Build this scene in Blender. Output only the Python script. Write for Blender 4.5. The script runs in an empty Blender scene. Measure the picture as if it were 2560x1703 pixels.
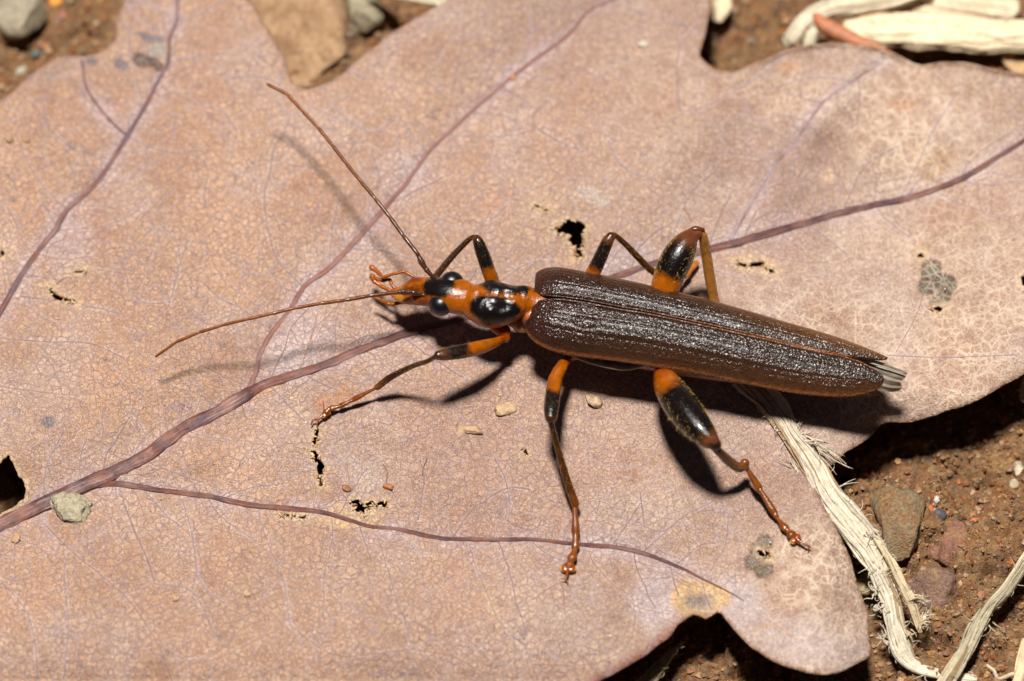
import bpy, math, random
import numpy as np
from mathutils import Vector

rnd = random.Random(7)
R = math.radians

# ------------------------------------------------------------------ camera, light, world
sc = bpy.context.scene
TILT = R(28.0)          # the camera looks down, leaning 28 degrees off the vertical
DIST = 200.0
cam_d = bpy.data.cameras.new("camera")
cam = bpy.data.objects.new("camera", cam_d)
sc.collection.objects.link(cam)
cam.location = (0.0, -math.sin(TILT) * DIST, math.cos(TILT) * DIST)
cam.rotation_euler = (TILT, 0, 0)
cam_d.sensor_width = 36.0
cam_d.lens = 36.0 * DIST / 25.6
cam_d.clip_start = 1.0
cam_d.clip_end = 2000.0
cam_d.dof.use_dof = True
cam_d.dof.focus_distance = DIST - 1.5
cam_d.dof.aperture_fstop = 0.063
sc.camera = cam

SUN_N = R(8.0)          # the flash stands just north of overhead
SUN_W = R(4.0)
sun_dir = Vector((-math.sin(SUN_W), math.sin(SUN_N), math.cos(SUN_N))).normalized()
sd = bpy.data.lights.new("sun", 'SUN')
sd.energy = 5.0
sd.angle = R(8.0)
sd.color = (1.0, 0.965, 0.92)
sun = bpy.data.objects.new("sun", sd)
sc.collection.objects.link(sun)
sun.rotation_euler = (-sun_dir).to_track_quat('-Z', 'Y').to_euler()
sun.location = (0, 0, 60)

w = bpy.data.worlds.new("World")
sc.world = w
w.use_nodes = True
wn = w.node_tree.nodes
bg = wn["Background"]
sky = wn.new("ShaderNodeTexSky")
sky.sky_type = 'NISHITA'
sky.sun_disc = False
sky.sun_elevation = math.asin(sun_dir.z)
sky.sun_rotation = math.atan2(sun_dir.x, sun_dir.y)
w.node_tree.links.new(sky.outputs[0], bg.inputs[0])
bg.inputs[1].default_value = 0.005      # a flash exposure: daylight counts for very little
sc.view_settings.view_transform = 'Standard'
sc.view_settings.look = 'None'
sc.view_settings.exposure = 0.30
sc.view_settings.gamma = 1.0
sc.cycles.use_denoising = True
sc.cycles.denoising_input_passes = 'RGB_ALBEDO_NORMAL'

# ------------------------------------------------------------------ helpers
CT, ST = math.cos(TILT), math.sin(TILT)
CAM = np.array([0.0, -ST * DIST, CT * DIST])


def U(u, v, h):
    """Point of the place that stands at height h and is seen at photo position u, v."""
    u = np.asarray(u, float); v = np.asarray(v, float); h = np.asarray(h, float)
    a = (u - 1280.0) / 100.0
    b = (851.5 - v) / 100.0
    dx = a
    dy = b * CT + DIST * ST
    dz = b * ST - DIST * CT
    t = (h - CAM[2]) / dz
    return np.stack([dx * t, CAM[1] + dy * t, h + 0 * t], -1)


def PRJ(P):
    P = np.asarray(P, float) - CAM
    a = P[..., 0]
    b = P[..., 1] * CT + P[..., 2] * ST
    c = P[..., 1] * ST - P[..., 2] * CT
    return 1280 + a / c * DIST * 100, 851.5 - b / c * DIST * 100


def catmull(P, n):
    P = np.asarray(P, float)
    if len(P) < 3:
        t = np.linspace(0, 1, n)[:, None]
        return P[0] * (1 - t) + P[-1] * t
    Q = np.vstack([2 * P[0] - P[1], P, 2 * P[-1] - P[-2]])
    seg = np.linalg.norm(np.diff(P[:, :2], axis=0), axis=1) + 1e-6
    cum = np.concatenate([[0], np.cumsum(seg)])
    ts = np.linspace(0, cum[-1], n)
    out = []
    for t in ts:
        i = min(np.searchsorted(cum, t, side='right') - 1, len(seg) - 1)
        f = (t - cum[i]) / seg[i]
        p0, p1, p2, p3 = Q[i], Q[i + 1], Q[i + 2], Q[i + 3]
        out.append(0.5 * (2 * p1 + (p2 - p0) * f + (2 * p0 - 5 * p1 + 4 * p2 - p3) * f * f
                          + (3 * p1 - p0 - 3 * p2 + p3) * f ** 3))
    return np.array(out)


def mesh_np(name, V, F, cols=None, attrs=None, smooth=True):
    """V Nx3, F list of faces or an int array MxK."""
    me = bpy.data.meshes.new(name)
    V = np.asarray(V, np.float32)
    if isinstance(F, np.ndarray):
        k = F.shape[1]
        me.vertices.add(len(V)); me.vertices.foreach_set("co", V.ravel())
        me.loops.add(F.size); me.loops.foreach_set("vertex_index", F.ravel().astype(np.int32))
        me.polygons.add(len(F))
        me.polygons.foreach_set("loop_start", np.arange(0, F.size, k, dtype=np.int32))
        me.polygons.foreach_set("loop_total", np.full(len(F), k, np.int32))
        me.update(calc_edges=True)
    else:
        me.from_pydata(V.tolist(), [], F)
    if smooth:
        me.polygons.foreach_set("use_smooth", np.ones(len(me.polygons), bool))
    if cols is not None:
        a = me.color_attributes.new("Col", 'FLOAT_COLOR', 'POINT')
        c = np.ones((len(V), 4), np.float32); c[:, :3] = cols
        a.data.foreach_set("color", c.ravel())
    for k_, arr in (attrs or {}).items():
        a = me.attributes.new(k_, 'FLOAT', 'POINT')
        a.data.foreach_set("value", np.asarray(arr, np.float32))
    me.update()
    return me


def link(name, me, mat, parent=None):
    o = bpy.data.objects.new(name, me)
    sc.collection.objects.link(o)
    if mat is not None:
        me.materials.clear(); me.materials.append(mat)
    if parent is not None:
        o.parent = parent
    return o


def tag(o, label=None, cat=None, group=None, kind=None):
    if label: o["label"] = label
    if cat: o["category"] = cat
    if group: o["group"] = group
    if kind: o["kind"] = kind
    return o


def thing(name, label, cat, group=None, loc=(0, 0, 0)):
    o = bpy.data.objects.new(name, None)
    sc.collection.objects.link(o)
    o.empty_display_size = 0.3
    return tag(o, label, cat, group)


class MB:
    """collects pieces of one mesh"""
    def __init__(s): s.V = []; s.F = []; s.C = []; s.n = 0
    def add(s, V, F, col=None):
        V = np.asarray(V, float)
        s.V.append(V); s.F += [[i + s.n for i in f] for f in F]
        s.C.append(np.tile(col, (len(V), 1)) if col is not None and np.ndim(col) == 1 else (col if col is not None else np.zeros((len(V), 3))))
        s.n += len(V)
    def build(s, name, mat, parent=None, smooth=True):
        V = np.vstack(s.V)
        return link(name, mesh_np(name, V, s.F, cols=np.vstack(s.C), smooth=smooth), mat, parent)


def sweep(rows, sides=16, n=None, caps=True, ridge=0.0, seed=0, phase=0.0, dome=True):
    """rows of (u, v, h, a, b) - a ellipse swept along the line; a, b in world units"""
    rows = np.asarray(rows, float)
    if n is None: n = max(8, len(rows) * 6)
    r = catmull(rows, n)
    C = U(r[:, 0], r[:, 1], r[:, 2])
    return sweep3(C, np.maximum(r[:, 3], .002), np.maximum(r[:, 4], .002), sides, caps, ridge, seed, dome)


def sweep3(C, A, B, sides=16, caps=True, ridge=0.0, seed=0, dome=True):
    n = len(C)
    T = np.gradient(C, axis=0); T /= np.linalg.norm(T, axis=1)[:, None] + 1e-9
    up = np.array([0, 0.0, 1.0])
    S = np.cross(T, up)
    ln = np.linalg.norm(S, axis=1)[:, None]
    S = np.where(ln > 0.05, S / (ln + 1e-9), np.array([1.0, 0, 0]))
    W = np.cross(S, T)
    if dome and caps:
        m = 4
        def cap(c, t, a, b, s_, w_, sgn):
            ks = np.linspace(0, 1, m + 1)[1:]
            cc = [c + sgn * t * min(a, b) * math.sin(k * math.pi / 2) for k in ks]
            aa = [a * max(math.cos(k * math.pi / 2), .02) for k in ks]
            bb = [b * max(math.cos(k * math.pi / 2), .02) for k in ks]
            return cc, aa, bb
        c1, a1, b1 = cap(C[0], T[0], A[0], B[0], S[0], W[0], -1)
        c2, a2, b2 = cap(C[-1], T[-1], A[-1], B[-1], S[-1], W[-1], 1)
        C = np.vstack([c1[::-1], C, c2]); A = np.concatenate([a1[::-1], A, a2]); B = np.concatenate([b1[::-1], B, b2])
        S = np.vstack([[S[0]] * m, S, [S[-1]] * m]); W = np.vstack([[W[0]] * m, W, [W[-1]] * m])
        n = len(C)
    th = np.linspace(0, 2 * math.pi, sides, endpoint=False)
    rr = np.ones(sides)
    if ridge:
        g = np.random.RandomState(seed)
        rr = 1 + ridge * (g.rand(sides) - .5) * 2
    V = (C[:, None, :] + S[:, None, :] * (A[:, None, None] * (np.cos(th) * rr)[None, :, None])
         + W[:, None, :] * (B[:, None, None] * (np.sin(th) * rr)[None, :, None])).reshape(-1, 3)
    F = []
    for i in range(n - 1):
        for j in range(sides):
            k = (j + 1) % sides
            F.append([i * sides + j, i * sides + k, (i + 1) * sides + k, (i + 1) * sides + j])
    if caps:
        F.append(list(range(sides))[::-1]); F.append([(n - 1) * sides + j for j in range(sides)])
    return V, F


def vnoise(x, y, seed=0):
    xi = np.floor(x).astype(np.int64); yi = np.floor(y).astype(np.int64)
    xf = x - xi; yf = y - yi
    xf = xf * xf * (3 - 2 * xf); yf = yf * yf * (3 - 2 * yf)
    def hsh(a, b):
        n = (a * 374761393 + b * 668265263 + seed * 1442695041) & 0xffffffff
        n = ((n ^ (n >> 13)) * 1274126177) & 0xffffffff
        n = n ^ (n >> 16)
        return (n & 0xffff) / 65535.0
    return (hsh(xi, yi) * (1 - xf) * (1 - yf) + hsh(xi + 1, yi) * xf * (1 - yf)
            + hsh(xi, yi + 1) * (1 - xf) * yf + hsh(xi + 1, yi + 1) * xf * yf)


def fbm(x, y, o=4, seed=0):
    s = 0; a = .5
    for k in range(o):
        s = s + a * vnoise(x * 2 ** k + 17.3 * k, y * 2 ** k - 9.1 * k, seed + k); a *= .5
    return s / (1 - .5 ** o)


def worley(x, y, seed=0):
    """distance to the nearest jittered cell point and that cell's random number"""
    xi = np.floor(x).astype(np.int64); yi = np.floor(y).astype(np.int64)
    best = np.full(x.shape, 9.0); rid = np.zeros(x.shape)
    def h(a, b, s):
        n = (a * 374761393 + b * 668265263 + (seed + s) * 1442695041) & 0xffffffff
        n = ((n ^ (n >> 13)) * 1274126177) & 0xffffffff
        n = n ^ (n >> 16)
        return (n & 0xffff) / 65535.0
    for i in (-1, 0, 1):
        for j in (-1, 0, 1):
            a = xi + i; b = yi + j
            d = np.hypot(a + h(a, b, 1) - x, b + h(a, b, 2) - y)
            m = d < best
            best = np.where(m, d, best); rid = np.where(m, h(a, b, 3), rid)
    return best, rid


def seg_dist(pu, pv, poly, closed=False, want_near=False):
    P = np.asarray(poly, np.float32)
    Q = np.roll(P, -1, 0) if closed else P[1:]
    P0 = P if closed else P[:-1]
    best = np.full(pu.shape, 1e9, np.float32)
    nu = np.zeros(pu.shape, np.float32); nv = np.zeros(pu.shape, np.float32)
    for a, b in zip(P0, Q):
        d = b - a; L = float(d @ d) + 1e-9
        t = np.clip(((pu - a[0]) * d[0] + (pv - a[1]) * d[1]) / L, 0, 1)
        cu = a[0] + t * d[0]; cv = a[1] + t * d[1]
        q = (pu - cu) ** 2 + (pv - cv) ** 2
        m = q < best
        best = np.where(m, q, best)
        if want_near:
            nu = np.where(m, cu, nu); nv = np.where(m, cv, nv)
    best = np.sqrt(best)
    return (best, nu, nv) if want_near else best


def inside(pu, pv, poly):
    P = np.asarray(poly, float); Q = np.roll(P, -1, 0)
    c = np.zeros(pu.shape, bool)
    for (x1, y1), (x2, y2) in zip(P, Q):
        if y1 == y2: continue
        m = ((y1 > pv) != (y2 > pv)) & (pu < (x2 - x1) * (pv - y1) / (y2 - y1) + x1)
        c ^= m
    return c


# ------------------------------------------------------------------ materials
def new_mat(name):
    m = bpy.data.materials.new(name); m.use_nodes = True
    nt = m.node_tree
    return m, nt, nt.nodes, nt.links, nt.nodes["Principled BSDF"]


def nd(N, typ, **kw):
    n = N.new(typ)
    for k, v in kw.items():
        if k.startswith("i_"):
            n.inputs[k[2:].replace("_", " ")].default_value = v
        else:
            setattr(n, k, v)
    return n


def mixc(N, L, fac, a, b, mode='MIX'):
    m = N.new("ShaderNodeMix"); m.data_type = 'RGBA'; m.blend_type = mode
    for s, v in ((m.inputs[0], fac), (m.inputs[6], a), (m.inputs[7], b)):
        if hasattr(v, "is_output"): L.new(v, s)
        elif isinstance(v, (tuple, list)): s.default_value = (*v[:3], 1)
        else: s.default_value = v
    return m.outputs[2]


def ramp(N, L, fac, stops):
    r = N.new("ShaderNodeValToRGB")
    e = r.color_ramp.elements
    e[0].position = stops[0][0]; e[-1].position = stops[-1][0]
    for p, c in stops[1:-1]: e.new(p)
    for el, (p, c) in zip(sorted(e, key=lambda q: q.position), stops):
        el.color = (c, c, c, 1) if isinstance(c, (int, float)) else (*c, 1)
    L.new(fac, r.inputs[0])
    return r.outputs[0]


def maths(N, L, op, a, b=None, clamp=False):
    m = N.new("ShaderNodeMath"); m.operation = op; m.use_clamp = clamp
    for s, v in zip(m.inputs, (a, b)):
        if v is None: continue
        if hasattr(v, "is_output"): L.new(v, s)
        else: s.default_value = v
    return m.outputs[0]


def simple_mat(name, col=None, rough=.5, noise_scale=6, var=.25, bump=.1, bump_scale=30, spec=.5, coat=0, stretch=None, use_col=False, sss=0, dist=.02):
    m, nt, N, L, P = new_mat(name)
    tc = nd(N, "ShaderNodeTexCoord")
    mp = nd(N, "ShaderNodeMapping")
    L.new(tc.outputs["Object"], mp.inputs[0])
    if stretch: mp.inputs["Scale"].default_value = stretch
    n1 = nd(N, "ShaderNodeTexNoise", i_Scale=noise_scale, i_Detail=5.0, i_Roughness=.6)
    L.new(mp.outputs[0], n1.inputs["Vector"])
    f = ramp(N, L, n1.outputs[0], [(.3, 1 - var), (.7, 1 + var)])
    if use_col:
        a = nd(N, "ShaderNodeVertexColor", layer_name="Col"); base = a.outputs[0]
    else:
        base = col
    c = mixc(N, L, 1.0, base, f, 'MULTIPLY')
    L.new(c, P.inputs["Base Color"])
    P.inputs["Roughness"].default_value = rough
    P.inputs["Specular IOR Level"].default_value = spec
    P.inputs["Coat Weight"].default_value = coat
    P.inputs["Coat Roughness"].default_value = .15
    if sss:
        P.inputs["Subsurface Weight"].default_value = sss
        P.inputs["Subsurface Radius"].default_value = (.25, .08, .02)
        P.inputs["Subsurface Scale"].default_value = .6
    if bump:
        n2 = nd(N, "ShaderNodeTexNoise", i_Scale=bump_scale, i_Detail=4.0, i_Roughness=.6)
        L.new(mp.outputs[0], n2.inputs["Vector"])
        b = nd(N, "ShaderNodeBump", i_Strength=bump, i_Distance=dist)
        L.new(n2.outputs[0], b.inputs["Height"]); L.new(b.outputs[0], P.inputs["Normal"])
    return m


def leaf_mat():
    m, nt, N, L, P = new_mat("dry_leaf_blade")
    col = nd(N, "ShaderNodeVertexColor", layer_name="Col").outputs[0]
    net = nd(N, "ShaderNodeAttribute", attribute_name="net").outputs["Fac"]
    tc = nd(N, "ShaderNodeTexCoord").outputs["Object"]
    # warped coordinates so that the vein net does not look like straight cells
    wn1 = nd(N, "ShaderNodeTexNoise", i_Scale=2.6, i_Detail=4.0); L.new(tc, wn1.inputs["Vector"])
    wv = nd(N, "ShaderNodeVectorMath", operation='SCALE'); wv.inputs[3].default_value = .13
    sb = nd(N, "ShaderNodeVectorMath", operation='SUBTRACT'); sb.inputs[1].default_value = (.5, .5, .5)
    L.new(wn1.outputs["Color"], sb.inputs[0]); L.new(sb.outputs[0], wv.inputs[0])
    wa = nd(N, "ShaderNodeVectorMath", operation='ADD'); L.new(tc, wa.inputs[0]); L.new(wv.outputs[0], wa.inputs[1])
    vec = wa.outputs[0]
    def vor(scale, lo, hi):
        v = nd(N, "ShaderNodeTexVoronoi", feature='DISTANCE_TO_EDGE', i_Scale=scale, i_Randomness=1.0)
        v.voronoi_dimensions = '3D'
        fl = nd(N, "ShaderNodeVectorMath", operation='MULTIPLY'); fl.inputs[1].default_value = (1, 1, .15)
        L.new(vec, fl.inputs[0]); L.new(fl.outputs[0], v.inputs["Vector"])
        return ramp(N, L, v.outputs[0], [(lo, 1.0), (hi, 0.0)])
    fa = vor(5.0, .02, .13); fb = vor(7.4, .02, .17)
    med = vor(2.0, .012, .062)
    big = vor(.8, .004, .024)
    # how strongly the nets show changes over the blade
    n1 = nd(N, "ShaderNodeTexNoise", i_Scale=.7, i_Detail=3.0); L.new(tc, n1.inputs["Vector"])
    n2 = nd(N, "ShaderNodeTexNoise", i_Scale=9.0, i_Detail=4.0, i_Roughness=.7); L.new(tc, n2.inputs["Vector"])
    n3 = nd(N, "ShaderNodeTexNoise", i_Scale=34.0, i_Detail=3.0, i_Roughness=.75); L.new(tc, n3.inputs["Vector"])
    n4 = nd(N, "ShaderNodeTexNoise", i_Scale=2.4, i_Detail=5.0, i_Roughness=.65); L.new(tc, n4.inputs["Vector"])
    c = mixc(N, L, 1.0, col, ramp(N, L, n4.outputs[0], [(.3, (.80, .74, .73)), (.5, (1, 1, 1)), (.72, (1.12, 1.13, 1.15))]), 'MULTIPLY')
    c = mixc(N, L, 1.0, c, ramp(N, L, n2.outputs[0], [(.3, (.76, .73, .72)), (.7, (1.18, 1.2, 1.22))]), 'MULTIPLY')
    c = mixc(N, L, 1.0, c, ramp(N, L, n3.outputs[0], [(.32, (.50, .47, .48)), (.5, (1, 1, 1)), (.68, (1.42, 1.46, 1.5))]), 'MULTIPLY')
    fine = mixc(N, L, ramp(N, L, n1.outputs[0], [(.46, 0.0), (.54, 1.0)]), fa, fb)
    fstr = ramp(N, L, n2.outputs[0], [(.32, .22), (.62, 1.0)])
    inv = maths(N, L, 'SUBTRACT', 1.0, net, True)
    darkf = maths(N, L, 'MULTIPLY', maths(N, L, 'MULTIPLY', fine, fstr), inv)
    c = mixc(N, L, maths(N, L, 'MULTIPLY', maths(N, L, 'MULTIPLY', darkf, ramp(N, L, n4.outputs[0], [(.36, .45), (.6, 1.0)])), .95), c, (.21, .115, .11))
    mstr = ramp(N, L, n4.outputs[0], [(.35, .1), (.62, .75)])
    dm = maths(N, L, 'MULTIPLY', maths(N, L, 'MULTIPLY', med, mstr), inv)
    c = mixc(N, L, maths(N, L, 'MULTIPLY', dm, .7), c, (.33, .23, .25))
    db = maths(N, L, 'MULTIPLY', maths(N, L, 'MULTIPLY', big, inv), ramp(N, L, n1.outputs[0], [(.4, .2), (.6, .8)]))
    c = mixc(N, L, maths(N, L, 'MULTIPLY', db, .38), c, (.56, .45, .48))
    # pale net
    pale = maths(N, L, 'MULTIPLY', maths(N, L, 'MAXIMUM', vor(4.2, .01, .12), vor(1.5, .005, .045)), net)
    c = mixc(N, L, maths(N, L, 'MULTIPLY', pale, ramp(N, L, n4.outputs[0], [(.35, .10), (.62, .85)])), c, (.88, .70, .52))
    # white glints painted into the colour, along with pale and dark grit
    v2 = nd(N, "ShaderNodeTexNoise", i_Scale=48.0, i_Detail=2.0); L.new(tc, v2.inputs["Vector"])
    c = mixc(N, L, ramp(N, L, v2.outputs[0], [(.60, 0.0), (.68, .9)]), c, (.85, .78, .76))
    v3 = nd(N, "ShaderNodeTexNoise", i_Scale=27.0, i_Detail=2.0); L.new(tc, v3.inputs["Vector"])
    c = mixc(N, L, ramp(N, L, v3.outputs[0], [(.62, 0.0), (.72, .7)]), c, (.12, .075, .06))
    L.new(c, P.inputs["Base Color"])
    P.inputs["Roughness"].default_value = .55
    L.new(ramp(N, L, n2.outputs[0], [(.3, .42), (.7, .66)]), P.inputs["Roughness"])
    P.inputs["Specular IOR Level"].default_value = .35
    hsum = maths(N, L, 'ADD', maths(N, L, 'MULTIPLY', fine, .12), maths(N, L, 'MULTIPLY', n3.outputs[0], 1.1))
    hsum = maths(N, L, 'ADD', hsum, maths(N, L, 'MULTIPLY', n2.outputs[0], 2.0))
    hsum = maths(N, L, 'ADD', hsum, maths(N, L, 'MULTIPLY', med, .2))
    b = nd(N, "ShaderNodeBump", i_Strength=1.0, i_Distance=.04)
    L.new(hsum, b.inputs["Height"]); L.new(b.outputs[0], P.inputs["Normal"])
    return m


M_leaf = leaf_mat()


def vein_mat():
    m, nt, N, L, P = new_mat("leaf_vein")
    tc = nd(N, "ShaderNodeTexCoord").outputs["Object"]
    col = nd(N, "ShaderNodeVertexColor", layer_name="Col").outputs[0]
    n1 = nd(N, "ShaderNodeTexNoise", i_Scale=1.6, i_Detail=4.0, i_Roughness=.7); L.new(tc, n1.inputs["Vector"])
    n2 = nd(N, "ShaderNodeTexNoise", i_Scale=1.0, i_Detail=4.0, i_Roughness=.75)
    cx = nd(N, "ShaderNodeCombineXYZ")
    for k_, nm_, sc_ in ((0, "al", 1.6), (1, "ax", 4.0), (2, "ay", 4.0)):
        L.new(maths(N, L, 'MULTIPLY', nd(N, "ShaderNodeAttribute", attribute_name=nm_).outputs["Fac"], sc_), cx.inputs[k_])
    L.new(cx.outputs[0], n2.inputs["Vector"])
    c = mixc(N, L, ramp(N, L, n1.outputs[0], [(.42, 0.0), (.62, .8)]), col, (.24, .075, .035))
    c = mixc(N, L, ramp(N, L, n2.outputs[0], [(.56, 0.0), (.70, .75)]), c, (.50, .37, .36))
    n5 = nd(N, "ShaderNodeTexNoise", i_Scale=1.1, i_Detail=3.0); L.new(tc, n5.inputs["Vector"])
    c = mixc(N, L, ramp(N, L, n5.outputs[0], [(.50, 0.0), (.68, .4)]), c, (.40, .24, .20))
    c = mixc(N, L, 1.0, c, ramp(N, L, n2.outputs[0], [(.33, .42), (.52, 1.0)]), 'MULTIPLY')
    L.new(c, P.inputs["Base Color"])
    P.inputs["Roughness"].default_value = .45
    b = nd(N, "ShaderNodeBump", i_Strength=.8, i_Distance=.03)
    L.new(n2.outputs[0], b.inputs["Height"]); L.new(b.outputs[0], P.inputs["Normal"])
    return m


M_vein = vein_mat()


def chitin(name, rough=.3, bump=.25, scale=28, coat=.35, sss=0.0, spec=.5, hair=0.0):
    m, nt, N, L, P = new_mat(name)
    tc = nd(N, "ShaderNodeTexCoord").outputs["Object"]
    col = nd(N, "ShaderNodeVertexColor", layer_name="Col").outputs[0]
    n1 = nd(N, "ShaderNodeTexNoise", i_Scale=5.0, i_Detail=4.0); L.new(tc, n1.inputs["Vector"])
    n2 = nd(N, "ShaderNodeTexNoise", i_Scale=scale, i_Detail=3.0, i_Roughness=.6); L.new(tc, n2.inputs["Vector"])
    c = mixc(N, L, 1.0, col, ramp(N, L, n1.outputs[0], [(.3, .72), (.7, 1.25)]), 'MULTIPLY')
    if hair:
        c = mixc(N, L, ramp(N, L, n2.outputs[0], [(.62, 0.0), (.72, hair)]), c, (.30, .13, .02))
    L.new(c, P.inputs["Base Color"])
    P.inputs["Roughness"].default_value = rough
    P.inputs["Specular IOR Level"].default_value = spec
    P.inputs["Coat Weight"].default_value = coat
    P.inputs["Coat Roughness"].default_value = .12
    if sss:
        P.inputs["Subsurface Weight"].default_value = sss
        P.inputs["Subsurface Radius"].default_value = (.3, .1, .03)
        P.inputs["Subsurface Scale"].default_value = .5
    b = nd(N, "ShaderNodeBump", i_Strength=bump, i_Distance=.02)
    L.new(n2.outputs[0], b.inputs["Height"]); L.new(b.outputs[0], P.inputs["Normal"])
    return m


M_body = chitin("orange_and_black_shell", rough=.23, bump=.7, scale=18, coat=.2, sss=.25)
M_leg = chitin("glossy_leg_shell", rough=.2, bump=.5, scale=26, spec=.35, coat=.3, sss=.15, hair=.35)
M_eye = simple_mat("eye_surface", (.004, .005, .008), rough=.30, var=.1, bump=.6, bump_scale=60, spec=.6, coat=.0, dist=.006)


def elytron_mat():
    m, nt, N, L, P = new_mat("brown_wing_case")
    tc = nd(N, "ShaderNodeTexCoord").outputs["Object"]
    col = nd(N, "ShaderNodeVertexColor", layer_name="Col").outputs[0]
    n1 = nd(N, "ShaderNodeTexNoise", i_Scale=9.0, i_Detail=5.0, i_Roughness=.7); L.new(tc, n1.inputs["Vector"])
    v = nd(N, "ShaderNodeTexVoronoi", feature="SMOOTH_F1", i_Scale=21.0, i_Smoothness=.6); L.new(tc, v.inputs["Vector"])
    n2 = nd(N, "ShaderNodeTexNoise", i_Scale=32.0, i_Detail=2.0); L.new(tc, n2.inputs["Vector"])
    c = mixc(N, L, 1.0, col, ramp(N, L, n1.outputs[0], [(.3, .55), (.7, 1.35)]), 'MULTIPLY')
    c = mixc(N, L, ramp(N, L, n2.outputs[0], [(.60, 0.0), (.72, .16)]), c, (.30, .12, .04))
    L.new(c, P.inputs["Base Color"])
    P.inputs["Roughness"].default_value = .27
    P.inputs["Specular IOR Level"].default_value = .5
    P.inputs["Coat Weight"].default_value = .10
    P.inputs["Coat Roughness"].default_value = .2
    hh = maths(N, L, 'ADD', maths(N, L, 'MULTIPLY', v.outputs["Distance"], -1.0), maths(N, L, 'MULTIPLY', n2.outputs[0], .15))
    b = nd(N, "ShaderNodeBump", i_Strength=.9, i_Distance=.026)
    L.new(hh, b.inputs["Height"]); L.new(b.outputs[0], P.inputs["Normal"])
    return m


M_ely = elytron_mat()
M_wing = simple_mat("wing_membrane", (.30, .245, .19), rough=.3, var=.3, noise_scale=7, bump=.3, bump_scale=9, stretch=(.4, 2, 1), coat=.2)
M_straw = simple_mat("pale_straw", rough=.6, noise_scale=7, var=.22, bump=.9, bump_scale=22, stretch=(1, 1, 1), use_col=True, dist=.03)
M_soil = simple_mat("soil_surface", rough=.72, noise_scale=12, var=.45, bump=1.0, bump_scale=18, use_col=True, dist=.06, spec=.4)
M_grain = simple_mat("soil_grain", rough=.5, noise_scale=14, var=.3, bump=.6, bump_scale=30, use_col=True, spec=.5)
M_stone = simple_mat("pebble_stone", rough=.6, noise_scale=8, var=.4, bump=.8, bump_scale=20, use_col=True, dist=.04)
M_twig = simple_mat("red_twig_bark", (.42, .15, .065), rough=.55, noise_scale=5, var=.3, bump=.5, bump_scale=20)

# ------------------------------------------------------------------ the oak leaf
OUT = [(-60, 300), (0, 252), (22, 234), (44, 216), (73, 190), (95, 172), (121, 152), (146, 141), (164, 137), (205, 141), (238, 138), (260, 126),
       (278, 110), (287, 99), (289, 80), (285, 66), (289, 51), (300, 26), (307, 11), (320, -20), (350, -120), (420, -200), (520, -180), (590, -70),
       (621, 0), (636, 15), (654, 51), (676, 84), (694, 117), (713, 150), (722, 175), (731, 205), (746, 219), (764, 223), (793, 216), (822, 205),
       (848, 190), (879, 164), (908, 137), (941, 110), (967, 86), (1003, 66), (1055, 37), (1091, 16), (1120, 0), (1180, -60), (1300, -160), (1500, -230),
       (1680, -200), (1770, -90), (1779, 0), (1769, 55), (1760, 99), (1751, 124), (1749, 139), (1762, 155), (1784, 170), (1810, 177), (1835, 179),
       (1861, 170), (1890, 157), (1927, 143), (1963, 126), (2011, 117), (2047, 110), (2091, 107), (2139, 111), (2186, 117), (2223, 130), (2259, 146),
       (2292, 161), (2321, 161), (2358, 155), (2413, 157), (2468, 168), (2504, 177), (2560, 186), (2640, 205), (2720, 270), (2780, 420), (2770, 580),
       (2710, 740), (2640, 860), (2560, 934), (2530, 952), (2486, 978), (2442, 1002), (2413, 1016), (2358, 1031), (2303, 1051), (2270, 1058),
       (2230, 1058), (2208, 1060), (2190, 1073), (2171, 1095), (2146, 1113), (2109, 1132), (2102, 1145), (2076, 1165), (2055, 1185), (2043, 1210),
       (2048, 1240), (2065, 1276), (2087, 1313), (2109, 1357), (2128, 1400), (2139, 1444), (2153, 1481), (2166, 1521), (2171, 1558), (2175, 1598),
       (2178, 1631), (2171, 1645), (2131, 1665), (2095, 1680), (2058, 1686), (2011, 1678), (1970, 1667), (1934, 1653), (1897, 1631), (1864, 1605),
       (1839, 1578), (1817, 1550), (1806, 1540), (1803, 1530), (1795, 1530), (1780, 1538), (1765, 1544), (1752, 1539), (1735, 1534), (1722, 1540),
       (1708, 1552), (1694, 1561), (1676, 1590), (1647, 1612), (1614, 1638), (1577, 1660), (1537, 1682), (1497, 1703), (1420, 1750), (1300, 1830),
       (1050, 1900), (700, 1920), (300, 1900), (0, 1800), (-120, 1650), (-160, 1450), (-170, 1200), (-190, 900), (-160, 600), (-110, 420)]
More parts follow.
